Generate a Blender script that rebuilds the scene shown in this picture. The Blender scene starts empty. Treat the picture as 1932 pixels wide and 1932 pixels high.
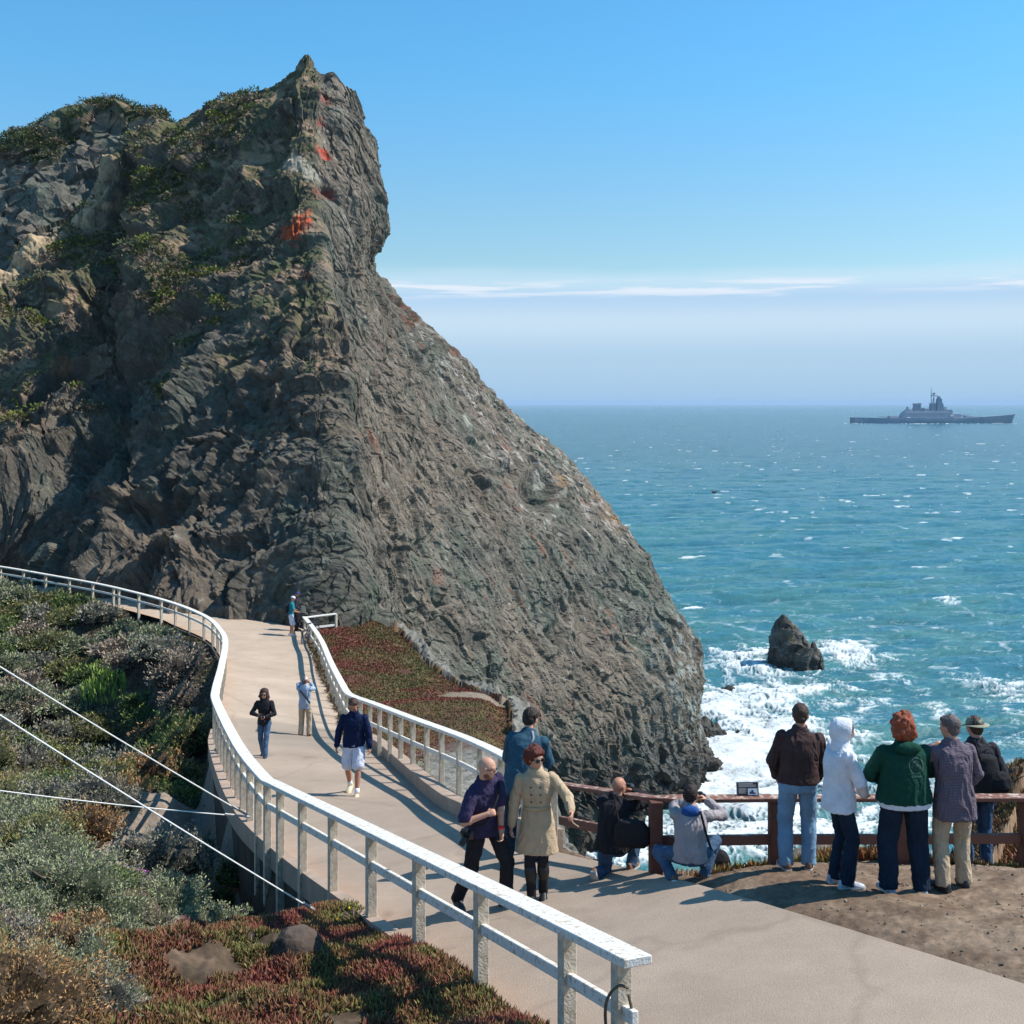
import bpy, bmesh, math, random
import numpy as np
from mathutils import Vector, Matrix
R = math.radians
random.seed(7); np.random.seed(7)
SC = bpy.context.scene
COL = SC.collection

# ------------------------------------------------------------------ camera, sky, sun, exposure
F, HZ, CH = 2300.0, 762.0, 31.0            # focal length and horizon row of a 1932 px square, eye height over the sea
cam = bpy.data.objects.new('camera', bpy.data.cameras.new('camera')); COL.objects.link(cam)
cam.location = (0, 0, CH); cam.rotation_euler = (R(90), 0, 0)
cam.data.sensor_width = 36; cam.data.lens = 36 * F / 1932; cam.data.shift_y = -(966 - HZ) / 1932
cam.data.clip_start = 0.5; cam.data.clip_end = 90000
SC.camera = cam

SUN_AZ, SUN_EL = 82.0, 48.0                # degrees to the right of the view direction, degrees above the horizon
sl = bpy.data.lights.new('sun', 'SUN'); sl.energy = 5.0; sl.angle = R(0.5); sl.color = (1.0, 0.94, 0.85)
sun = bpy.data.objects.new('sun', sl); COL.objects.link(sun)
SD = Vector((math.sin(R(SUN_AZ)) * math.cos(R(SUN_EL)), math.cos(R(SUN_AZ)) * math.cos(R(SUN_EL)), math.sin(R(SUN_EL))))
sun.rotation_euler = SD.to_track_quat('Z', 'Y').to_euler(); sun.location = (60, 20, 90)

world = bpy.data.worlds.new('World'); SC.world = world; world.use_nodes = True
def build_world():
    nt = world.node_tree; n = nt.nodes; L = nt.links
    bg = n['Background']; bg.inputs[1].default_value = 0.085
    sky = n.new('ShaderNodeTexSky'); sky.sky_type = 'NISHITA'; sky.sun_disc = False
    sky.sun_elevation = R(SUN_EL); sky.sun_rotation = R(SUN_AZ); sky.air_density = 1.0; sky.dust_density = 0.35; sky.ozone_density = 2.2
    tc = n.new('ShaderNodeTexCoord'); sep = n.new('ShaderNodeSeparateXYZ'); L.new(tc.outputs['Generated'], sep.inputs[0])
    # elevation of the view ray (tan) and the fog bank that lies on the sea horizon
    def math_(op, a, b=None):
        m = n.new('ShaderNodeMath'); m.operation = op
        for i, x in enumerate((a, b)):
            if x is None: continue
            if isinstance(x, (int, float)): m.inputs[i].default_value = x
            else: L.new(x, m.inputs[i])
        return m.outputs[0]
    el = sep.outputs[2]
    mp = n.new('ShaderNodeMapping'); mp.inputs['Scale'].default_value = (7, 7, 60); L.new(tc.outputs['Generated'], mp.inputs[0])
    nz = n.new('ShaderNodeTexNoise'); nz.inputs['Scale'].default_value = 1.0; nz.inputs['Detail'].default_value = 4; L.new(mp.outputs[0], nz.inputs['Vector'])
    wob = math_('MULTIPLY', math_('SUBTRACT', nz.outputs[0], 0.5), 0.014)
    top = math_('ADD', el, wob)
    def ramp(fac, pts):
        r = n.new('ShaderNodeValToRGB'); r.color_ramp.interpolation = 'EASE'
        e = r.color_ramp.elements
        while len(e) < len(pts): e.new(0.5)
        for k, (p, c) in enumerate(pts): e[k].position = p; e[k].color = (*c, 1) if len(c) == 3 else c
        L.new(fac, r.inputs[0]); return r
    bankmask = ramp(math_('MULTIPLY', top, 5.0), [(0.0, (1, 1, 1)), (0.44, (.97, .97, .97)), (0.50, (.62, .62, .62)), (0.57, (0, 0, 0))])
    k = .80 / 0.085
    bank = ramp(math_('MULTIPLY', el, 10.0), [(0.0, (.38 * k, .575 * k, .76 * k)), (0.35, (.43 * k, .62 * k, .80 * k)), (0.68, (.57 * k, .73 * k, .88 * k)), (0.86, (.46 * k, .66 * k, .88 * k)), (1.0, (.60 * k, .77 * k, .92 * k))])
    mixb = n.new('ShaderNodeMix'); mixb.data_type = 'RGBA'
    # clear sky: Nishita deepened a little towards the blue of the photograph
    hs = n.new('ShaderNodeMix'); hs.data_type = 'RGBA'; hs.blend_type = 'MULTIPLY'; hs.inputs[0].default_value = 1.0
    L.new(sky.outputs[0], hs.inputs[6]); tint = ramp(math_('MULTIPLY', el, 2.5), [(0.0, (1, 1, 1)), (0.22, (.56, .68, .69)), (0.75, (.38, .82, .96)), (1.0, (.345, .85, 1.0))]); dbl = n.new('ShaderNodeMix'); dbl.data_type = 'RGBA'; dbl.blend_type = 'MULTIPLY'; dbl.inputs[0].default_value = 1.0; L.new(tint.outputs[0], dbl.inputs[6]); dbl.inputs[7].default_value = (1.80, 1.80, 1.80, 1); L.new(dbl.outputs[2], hs.inputs[7])
    L.new(bankmask.outputs[0], mixb.inputs[0]); L.new(hs.outputs[2], mixb.inputs[6]); L.new(bank.outputs[0], mixb.inputs[7])
    # white cloud tops along the upper edge of the bank
    mp2 = n.new('ShaderNodeMapping'); mp2.inputs['Scale'].default_value = (9, 9, 150); L.new(tc.outputs['Generated'], mp2.inputs[0])
    nz2 = n.new('ShaderNodeTexNoise'); nz2.inputs['Scale'].default_value = 1.0; nz2.inputs['Detail'].default_value = 5; L.new(mp2.outputs[0], nz2.inputs['Vector'])
    strip = ramp(math_('MULTIPLY', top, 5.0), [(0.42, (0, 0, 0)), (0.462, (1, 1, 1)), (0.478, (1, 1, 1)), (0.515, (0, 0, 0))])
    wm = ramp(nz2.outputs[0], [(0.46, (0, 0, 0)), (0.58, (1, 1, 1))])
    wmask = math_('MULTIPLY', math_('MULTIPLY', strip.outputs[0], wm.outputs[0]), 0.85)
    mixc = n.new('ShaderNodeMix'); mixc.data_type = 'RGBA'
    L.new(wmask, mixc.inputs[0]); L.new(mixb.outputs[2], mixc.inputs[6]); mixc.inputs[7].default_value = (.80 * k, .86 * k, .95 * k, 1)
    L.new(mixc.outputs[2], bg.inputs[0])
build_world()
SC.view_settings.view_transform = 'Standard'; SC.view_settings.look = 'None'; SC.view_settings.exposure = 0.38; SC.view_settings.gamma = 1.0
SC.render.engine = 'CYCLES'; SC.cycles.use_denoising = True
SC.cycles.max_bounces = 5; SC.cycles.diffuse_bounces = 3; SC.cycles.glossy_bounces = 2; SC.cycles.transmission_bounces = 2
SC.cycles.volume_bounces = 0; SC.cycles.use_adaptive_sampling = True; SC.cycles.adaptive_threshold = 0.02
SC.cycles.caustics_reflective = False; SC.cycles.caustics_refractive = False

# ------------------------------------------------------------------ helpers
def W(u, v, d):                            # a point seen at column u, row v of the photograph (1932 px) at d metres
    return ((u - 966) / F * d, d, CH - (v - HZ) / F * d)
def WV(u, v, d): return Vector(W(u, v, d))
def tag(o, label=None, cat=None, group=None, kind=None):
    if label: o['label'] = label
    if cat: o['category'] = cat
    if group: o['group'] = group
    if kind: o['kind'] = kind
    return o
def link(name, me, mats=None, parent=None, smooth=False):
    o = bpy.data.objects.new(name, me); COL.objects.link(o)
    if mats is not None:
        for m in (mats if isinstance(mats, (list, tuple)) else [mats]): me.materials.append(m)
    if parent: o.parent = parent
    if smooth: me.polygons.foreach_set('use_smooth', [True] * len(me.polygons))
    return o
def empty(name, loc=(0, 0, 0), rz=0.0):
    o = bpy.data.objects.new(name, None); COL.objects.link(o); o.location = loc; o.rotation_euler = (0, 0, rz); o.empty_display_size = .2
    return o
def mesh_np(name, V, Fq, smooth=False):
    """V (n,3), Fq (m,k) with k = 3 or 4"""
    me = bpy.data.meshes.new(name); V = np.asarray(V, np.float32); Fq = np.asarray(Fq, np.int32)
    k = Fq.shape[1]
    me.vertices.add(len(V)); me.vertices.foreach_set('co', V.ravel())
    me.loops.add(Fq.size); me.loops.foreach_set('vertex_index', Fq.ravel())
    me.polygons.add(len(Fq)); me.polygons.foreach_set('loop_start', np.arange(0, Fq.size, k, dtype=np.int32)); me.polygons.foreach_set('loop_total', np.full(len(Fq), k, np.int32))
    me.polygons.foreach_set('use_smooth', np.full(len(Fq), smooth, bool))
    me.update(calc_edges=True); return me
def add_col(me, C, name='Col'):
    a = me.color_attributes.new(name, 'FLOAT_COLOR', 'POINT')
    C = np.asarray(C, np.float32)
    if C.shape[1] == 3: C = np.hstack([C, np.ones((len(C), 1), np.float32)])
    a.data.foreach_set('color', C.ravel())
def grid_faces(nr, nc):
    i = np.arange(nr - 1)[:, None] * nc + np.arange(nc - 1)[None, :]
    return np.stack([i, i + 1, i + nc + 1, i + nc], -1).reshape(-1, 4)

# numpy noise -------------------------------------------------------
_P = np.random.RandomState(3).permutation(256).astype(np.int64); _P = np.concatenate([_P, _P, _P])
_G = np.random.RandomState(5).normal(size=(256, 3)); _G /= np.linalg.norm(_G, axis=1)[:, None]; _G = _G.astype(np.float32)
def perlin(p):
    p = np.asarray(p, np.float32); i0 = np.floor(p).astype(np.int64); f = (p - i0).astype(np.float32); i0 &= 255
    w = f * f * f * (f * (f * 6 - 15) + 10); out = 0
    for dx in (0, 1):
        for dy in (0, 1):
            for dz in (0, 1):
                h = _P[_P[_P[(i0[:, 0] + dx) & 255] + ((i0[:, 1] + dy) & 255)] + ((i0[:, 2] + dz) & 255)] & 255
                g = _G[h]; d = (f[:, 0] - dx) * g[:, 0] + (f[:, 1] - dy) * g[:, 1] + (f[:, 2] - dz) * g[:, 2]
                wx = w[:, 0] if dx else 1 - w[:, 0]; wy = w[:, 1] if dy else 1 - w[:, 1]; wz = w[:, 2] if dz else 1 - w[:, 2]
                out = out + d * wx * wy * wz
    return out * 1.6
def fbm(p, oct=4, lac=2.03, gain=0.5):
    p = np.asarray(p, np.float32); a, s, t = 1.0, 0, 0
    for k in range(oct):
        s = s + a * perlin(p + 17.3 * k); t += a; a *= gain; p = p * lac
    return s / t
def ridged(p, oct=4, lac=2.1, gain=0.5):
    p = np.asarray(p, np.float32); a, s, t = 1.0, 0, 0
    for k in range(oct):
        s = s + a * (1 - 2 * np.abs(perlin(p + 31.7 * k))); t += a; a *= gain; p = p * lac
    return s / t
def facets(p, tilt=1.0, off=0.35, seed=0):
    """displacement made of tilted flat chips, one per Voronoi cell; returns (disp, cell random)"""
    p = np.asarray(p, np.float32); ip = np.floor(p).astype(np.int64)
    best = np.full(len(p), 9e9, np.float32); disp = np.zeros(len(p), np.float32); cr = np.zeros(len(p), np.float32)
    rs = np.random.RandomState(11 + seed); FP = rs.rand(256, 3).astype(np.float32); FN = rs.normal(size=(256, 3)).astype(np.float32); FR = rs.rand(256).astype(np.float32)
    for dx in (-1, 0, 1):
        for dy in (-1, 0, 1):
            for dz in (-1, 0, 1):
                c = ip + (dx, dy, dz); cc = c & 255
                h = _P[_P[_P[cc[:, 0]] + cc[:, 1]] + cc[:, 2]] & 255
                q = p - (c + FP[h]); d = (q * q).sum(1)
                m = d < best; best[m] = d[m]
                disp[m] = (q[m] * FN[h[m]]).sum(1) * tilt * .5 + (FR[h[m]] - .5) * off; cr[m] = FR[h[m]]
    return disp, cr
def blur2(a, nr, nc, k):
    a = a.reshape(nr, nc)
    for ax in (0, 1):
        p = [(0, 0), (0, 0)]; p[ax] = (k + 1, k); c = np.cumsum(np.pad(a, p, mode='edge'), axis=ax)
        a = (c[2 * k + 1:] - c[:-2 * k - 1]) / (2 * k + 1) if ax == 0 else (c[:, 2 * k + 1:] - c[:, :-2 * k - 1]) / (2 * k + 1)
    return a.ravel()
def sstep(a, b, x):
    t = np.clip((x - a) / (b - a), 0, 1); return t * t * (3 - 2 * t)
def grid_normals(P):                       # P (nr,nc,3)
    a = np.gradient(P, axis=1); b = np.gradient(P, axis=0); n = np.cross(a, b)
    return n / (np.linalg.norm(n, axis=2, keepdims=True) + 1e-9)
def catmull(P, t):                         # P (n,...) control, t in [0,n-1]
    n = len(P); i = np.clip(np.floor(t).astype(int), 0, n - 2); f = (t - i)
    sh = (len(t),) + (1,) * (P.ndim - 1); f = f.reshape(sh)
    p1, p2 = P[i], P[i + 1]
    p0 = np.where((i > 0).reshape(sh), P[np.maximum(i - 1, 0)], 2 * p1 - p2); p3 = np.where((i < n - 2).reshape(sh), P[np.minimum(i + 2, n - 1)], 2 * p2 - p1)
    return .5 * (2 * p1 + (p2 - p0) * f + (2 * p0 - 5 * p1 + 4 * p2 - p3) * f ** 2 + (3 * p1 - p0 - 3 * p2 + p3) * f ** 3)

# materials ---------------------------------------------------------
def mat(name, col=(.5, .5, .5), rough=.8, var=.12, scale=8.0, bump=0.0, bscale=30.0, attr=None, metal=0.0, spec=.3, dark=None, detail=6):
    m = bpy.data.materials.new(name); m.use_nodes = True; nt = m.node_tree; n = nt.nodes; L = nt.links; b = n['Principled BSDF']
    b.inputs['Roughness'].default_value = rough; b.inputs['Metallic'].default_value = metal; b.inputs['Specular IOR Level'].default_value = spec
    tc = n.new('ShaderNodeTexCoord'); nz = n.new('ShaderNodeTexNoise'); nz.inputs['Scale'].default_value = scale; nz.inputs['Detail'].default_value = detail
    L.new(tc.outputs['Object'], nz.inputs['Vector'])
    mx = n.new('ShaderNodeMix'); mx.data_type = 'RGBA'; mx.blend_type = 'MULTIPLY' if dark is None else 'MIX'
    rp = n.new('ShaderNodeValToRGB'); L.new(nz.outputs[0], rp.inputs[0]); e = rp.color_ramp.elements
    e[0].position = .3; e[1].position = .7
    if dark is None:
        e[0].color = (1 - var, 1 - var, 1 - var, 1); e[1].color = (1 + var, 1 + var, 1 + var, 1); mx.inputs[0].default_value = 1
        L.new(rp.outputs[0], mx.inputs[7])
    else:
        e[0].color = (0, 0, 0, 1); e[1].color = (1, 1, 1, 1); L.new(rp.outputs[0], mx.inputs[0]); mx.inputs[7].default_value = (*dark, 1)
    if attr:
        at = n.new('ShaderNodeAttribute'); at.attribute_name = attr; L.new(at.outputs['Color'], mx.inputs[6])
    else: mx.inputs[6].default_value = (*col, 1)
    L.new(mx.outputs[2], b.inputs['Base Color'])
    if bump:
        n2 = n.new('ShaderNodeTexNoise'); n2.inputs['Scale'].default_value = bscale; n2.inputs['Detail'].default_value = 5; L.new(tc.outputs['Object'], n2.inputs['Vector'])
        bp = n.new('ShaderNodeBump'); bp.inputs['Strength'].default_value = bump; bp.inputs['Distance'].default_value = .02; L.new(n2.outputs[0], bp.inputs['Height']); L.new(bp.outputs[0], b.inputs['Normal'])
    return m

# mesh builder: boxes, tubes, lofts joined into one mesh ---------------
class MB:
    def __init__(s): s.v = []; s.f = []; s.mi = []; s.m = 0
    def face(s, idx): s.f.append(tuple(idx)); s.mi.append(s.m)
    def box(s, c, sx, sy, sz, rz=0.0, rot=None):
        M = rot if rot is not None else Matrix.Rotation(rz, 3, 'Z'); b = len(s.v); c = Vector(c)
        for k in range(8):
            s.v.append(c + M @ Vector(((-.5, .5)[k & 1] * sx, (-.5, .5)[k >> 1 & 1] * sy, (-.5, .5)[k >> 2] * sz)))
        for q in ((0, 2, 3, 1), (4, 5, 7, 6), (0, 1, 5, 4), (1, 3, 7, 5), (3, 2, 6, 7), (2, 0, 4, 6)): s.face([b + i for i in q])
        return s
    def ring_loft(s, rings, cap=True):     # rings: list of lists of points, same count
        b = len(s.v); n = len(rings[0])
        for r in rings: s.v += [Vector(p) for p in r]
        for k in range(len(rings) - 1):
            for j in range(n):
                a0 = b + k * n + j; a1 = b + k * n + (j + 1) % n; s.face((a0, a1, a1 + n, a0 + n))
        if cap:
            s.face([b + n - 1 - j for j in range(n)]); s.face([b + (len(rings) - 1) * n + j for j in range(n)])
        return s
    def tube(s, pts, rad, n=6):
        pts = [Vector(p) for p in pts]; rr = rad if isinstance(rad, (list, tuple)) else [rad] * len(pts); rings = []
        up = None
        for i, p in enumerate(pts):
            t = (pts[min(i + 1, len(pts) - 1)] - pts[max(i - 1, 0)]).normalized()
            if up is None: up = t.orthogonal().normalized()
            up = (up - t * up.dot(t)).normalized(); w = t.cross(up)
            rings.append([p + (up * math.cos(2 * math.pi * j / n) + w * math.sin(2 * math.pi * j / n)) * rr[i] for j in range(n)])
        return s.ring_loft(rings)
    def ball(s, c, r, seg=12, rings=8, sc=(1, 1, 1), rot=None):
        c = Vector(c); M = rot or Matrix.Identity(3); R_ = []
        for i in range(rings + 1):
            a = -math.pi / 2 + math.pi * i / rings; a = max(-1.54, min(1.54, a))
            R_.append([c + M @ Vector((math.cos(a) * math.cos(2 * math.pi * j / seg) * r * sc[0], math.cos(a) * math.sin(2 * math.pi * j / seg) * r * sc[1], math.sin(a) * r * sc[2])) for j in range(seg)])
        return s.ring_loft(R_)
    def plank(s, a, b, w, h, up=Vector((0, 0, 1))):    # a rectangular bar from a to b, w across, h high
        a, b = Vector(a), Vector(b); t = (b - a).normalized(); sd = t.cross(up).normalized(); u = sd.cross(t).normalized()
        s.ring_loft([[p + sd * w / 2 * i + u * h / 2 * j for i, j in ((-1, -1), (1, -1), (1, 1), (-1, 1))] for p in (a, b)]); return s
    def build(s, name, mats, parent=None, smooth=False, bevel=0.0):
        me = bpy.data.meshes.new(name); me.from_pydata([tuple(v) for v in s.v], [], s.f); me.update()
        bm = bmesh.new(); bm.from_mesh(me); bmesh.ops.recalc_face_normals(bm, faces=bm.faces)
        bm.to_mesh(me); bm.free()
        o = link(name, me, mats, parent, smooth)
        if any(s.mi): me.polygons.foreach_set('material_index', s.mi)
        if bevel: m = o.modifiers.new('bevel', 'BEVEL'); m.width = bevel; m.segments = 2
        return o
# ================================================================== LARGE STRUCTURE
# ------------------------------------------------------------------ land: control points X, Y (ahead), depth below the eye H
PL = [(2.9, 3.0, 3.75), (2.0, 5.0, 4.05), (.78, 8.0, 4.55), (-.166, 10.6, 5.17), (-1.75, 14.4, 5.95), (-3.57, 18.9, 6.9), (-4.95, 22, 7.2), (-6.8, 28, 7.9), (-7.5, 31, 8.28), (-8.8, 37, 8.95),
      (-10.35, 44, 9.62), (-11.5, 48, 9.92), (-13, 52, 10.08), (-15.6, 56, 10.13), (-16.6, 57.5, 10.15), (-19, 60, 10.13), (-21, 62, 10.1), (-24.5, 64.5, 10.05), (-28, 67, 10.0), (-36, 70, 9.9), (-50, 72, 9.8)]
PR = [(7.6, 3.0, 3.5), (6.2, 5.5, 3.85), (3.9, 9.3, 4.42), (1.97, 12.8, 5.05), (.53, 16.4, 6.0), (-.83, 19.5, 6.62), (-1.55, 22.3, 7.2), (-3.3, 29.5, 8.4), (-4.3, 32.6, 8.9), (-5.2, 37.5, 9.55),
      (-6.6, 44, 10.15), (-7.96, 50, 10.45), (-9.6, 57, 10.6), (-13.8, 60.2, 10.45), (-15.5, 61.3, 10.3), (-17.4, 62.5, 10.15), (-20.2, 65, 10.1), (-22.9, 67, 10.05), (-26.5, 70.5, 10.0), (-34, 74, 9.9), (-50, 76, 9.8)]
PL, PR = np.array(PL), np.array(PR)
def path_grid(nt=420, ns=24):
    t = np.linspace(0, len(PL) - 1, nt); A = catmull(PL, t); B = catmull(PR, t); s = np.linspace(0, 1, ns)[None, :, None]
    return A[:, None] * (1 - s) + B[:, None] * s
def uvz(lst):
    return [((u - 966) / F * z, z, (v - HZ) / F * z) for u, v, z in lst]
ctl = []
for k in range(len(PL)):
    for s in (0, .5, 1): ctl.append(tuple(PL[k] * (1 - s) + PR[k] * s))
ctl += uvz([  # scrub slopes to the left of the path
    (0, 1980, 9.3), (-300, 1980, 9.5), (400, 1960, 9.0), (800, 1960, 8.8), (890, 1940, 10.0), (700, 1770, 13.6), (575, 1712, 16.3), (520, 1690, 18.3), (465, 1650, 21), (425, 1590, 24.5),
    (300, 1650, 19), (412, 1535, 29), (396, 1480, 34), (385, 1405, 39), (372, 1345, 44), (360, 1250, 50), (325, 1186, 55.5), (180, 1146, 61), (0, 1118, 65.5), (-150, 1105, 68),
    (300, 1570, 25), (290, 1480, 33), (200, 1425, 42), (290, 1385, 43), (100, 1290, 50), (0, 1265, 53), (0, 1400, 44), (0, 1550, 30), (0, 1700, 19), (200, 1700, 17), (150, 1600, 24), (400, 1800, 12.6), (600, 1850, 11.2),
    (0, 1810, 13.5), (-400, 1810, 13), (-500, 1600, 24), (-500, 1380, 40), (-500, 1250, 52), (-300, 1180, 60), (250, 1215, 57), (100, 1180, 60)])
ctl += uvz([  # red ice-plant shelf to the right of the path and the far dirt
    (620, 1196, 56), (700, 1232, 52), (770, 1232, 55), (830, 1290, 47), (900, 1298, 46), (955, 1312, 42), (700, 1330, 37), (820, 1400, 31), (880, 1490, 25), (960, 1345, 36), (955, 1400, 31), (945, 1470, 26),
    (985, 1560, 20.5), (600, 1150, 62), (480, 1150, 64)])
ctl += [(2.3, 14.4, 5.45), (3.4, 13.6, 5.1), (5.5, 13.6, 5.15), (7.5, 13.5, 5.2), (12, 13, 5.2), (4.5, 11.2, 4.62), (3.4, 12.2, 4.85), (6.5, 11, 4.65), (6, 8.5, 4.25), (12, 9, 4.4), (10, 4, 3.7), (4.2, 15.3, 5.45), (3.0, 14.9, 5.75),
        (5.2, 15.1, 5.85), (7.2, 18, 6.3), (9.2, 22, 6.5), (11, 26, 7.6), (9, 17, 5.7), (15, 20, 5.2), (22, 24, 6), (25, 10, 4.5)]
ctl = np.array(ctl)
RBF_S = 10.0
def tps(d2): return .5 * d2 * np.log(d2 + 1e-9)
_xy = ctl[:, :2] / RBF_S; _n = len(_xy)
_d2 = ((_xy[:, None] - _xy[None]) ** 2).sum(2)
_A = np.zeros((_n + 3, _n + 3)); _A[:_n, :_n] = tps(_d2) + np.eye(_n) * 2e-4; _A[:_n, _n] = 1; _A[:_n, _n + 1:] = _xy; _A[_n:, :_n] = _A[:_n, _n:].T
_w = np.linalg.lstsq(_A, np.concatenate([ctl[:, 2], [0, 0, 0]]), rcond=None)[0]
def H_rbf(xy):
    q = np.asarray(xy, float) / RBF_S; out = np.zeros(len(q))
    for s in range(0, len(q), 60000):
        k = q[s:s + 60000]; d2 = ((k[:, None] - _xy[None]) ** 2).sum(2); out[s:s + 60000] = tps(d2) @ _w[:_n] + _w[_n] + k @ _w[_n + 1:]
    return out
def seg_dist(xy, poly, closed=False):
    d = np.full(len(xy), 9e9); pts = list(poly) + ([poly[0]] if closed else [])
    for a, b in zip(pts[:-1], pts[1:]):
        a = np.array(a[:2], float); b = np.array(b[:2], float); ab = b - a; t = np.clip(((xy - a) @ ab) / (ab @ ab + 1e-12), 0, 1)
        d = np.minimum(d, np.hypot(*(xy - a - t[:, None] * ab).T))
    return d
def inside(xy, poly):
    r = np.zeros(len(xy), bool); n = len(poly)
    for k in range(n):
        x1, y1 = poly[k][:2]; x2, y2 = poly[(k + 1) % n][:2]
        c = ((y1 > xy[:, 1]) != (y2 > xy[:, 1])); xi = (x2 - x1) * (xy[:, 1] - y1) / (y2 - y1 + 1e-12) + x1; r ^= c & (xy[:, 0] < xi)
    return r
RIM = [(-12, 66), (-6.0, 62), (-4.4, 57), (-2.6, 50), (-1.2, 46.5), (-.15, 42.5), (0.05, 36), (-.05, 31), (-.1, 27), (.3, 21), (.78, 16.6), (1.75, 14.35), (2.4, 14.9), (3.6, 15.6), (4.9, 15.4), (5.6, 15.4), (6.3, 16.4), (8.1, 19.6), (9.5, 22.6), (12, 26), (20, 30), (60, 33)]
LAND = RIM + [(60, -10), (-120, -10), (-120, 130), (-30, 130)]
PATHP = [tuple(p) for p in PL[:, :2]] + [tuple(p) for p in PR[::-1, :2]]
def land_H(xy, rough=True):
    xy = np.asarray(xy, float); H = H_rbf(xy)
    dp = seg_dist(xy, PATHP, True); ip = inside(xy, PATHP); dpath = np.where(ip, 0, dp)
    p0 = np.column_stack([xy, np.zeros(len(xy))]); xw = xy + .55 * np.column_stack([fbm(p0 * .8, 3), fbm(p0 * .8 + 20, 3)]) * sstep(16.5, 19, xy[:, 1])[:, None] + .25 * np.column_stack([fbm(p0 * .9, 3), fbm(p0 * .9 + 20, 3)])
    ins = inside(xw, LAND); dr = seg_dist(xw, RIM); dd = np.where(ins, 0, dr)
    H = H + np.where(dd > 0, 1.1 * dd + 2.6 * np.maximum(0, dd - .5), 0)
    H = H + np.where(ins, .35 * np.exp(-(dr / .6) ** 2) * (dpath > .3), 0)
    # below the edge of the built path on the steep outer side, and under the slab
    left = (~ip) & (xy[:, 0] < np.interp(xy[:, 1], PL[:, 1], PL[:, 0])) & (xy[:, 1] < 60)
    H = H + np.where(left & (xy[:, 1] > 15), 1.5 * sstep(0, .5, dpath) * (sstep(15, 19, xy[:, 1]) * (1 - sstep(30, 50, xy[:, 1]))) * np.exp(-(dpath / 1.3) ** 2), 0)
    H = H - np.where(left & (xy[:, 1] < 16), .20 * np.exp(-dpath / .9) * sstep(16, 13, xy[:, 1]), 0)
    H = H + np.where(ip, .12 + .6 * sstep(0, .8, dp), .12 * np.exp(-dpath / .3))
    gd = seg_dist(xy, [(-50, 52), (-30, 51), (-20, 50), (-15.5, 47.5), (-13.2, 43), (-12.2, 38)]); H = H + 2.7 * np.exp(-(gd / 3.2) ** 2) * sstep(.9, 3.2, dpath) * (~ip)
    if rough:
        p3 = np.column_stack([xy, np.zeros(len(xy))]); m = sstep(.15, 1.5, dpath); rm = sstep(0, 2.5, dr)
        sc = np.where(xy[:, 0] > np.interp(xy[:, 1], PR[:, 1], PR[:, 0]) - .1, .35, 1.0)
        H = H - m * rm * sc * ((.62 + .25 * (xy[:, 1] < 60)) * fbm(p3 * .36, 4) + .12 * fbm(p3 * 2.4, 3)) - .018 * fbm(p3 * 9, 2) * sstep(.0, .3, dpath)
        H = H - np.where(~ins, 1.7 * fbm(np.column_stack([xy * .6, H * .3]), 4) + .7 * ridged(np.column_stack([xy * 1.3, H * .7]), 3), 0) * sstep(0, 1, dd)
    return np.minimum(H, 36)
def ground_z(x, y): return CH - float(land_H(np.array([[x, y]]))[0])

m_path = mat('concrete_path', (.33, .285, .24), .9, .07, 1.1, .25, 60, spec=.15, detail=9)
m_kerb = mat('kerb_concrete', (.36, .27, .21), .9, .16, 3.5, .4, 40, spec=.15)

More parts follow.
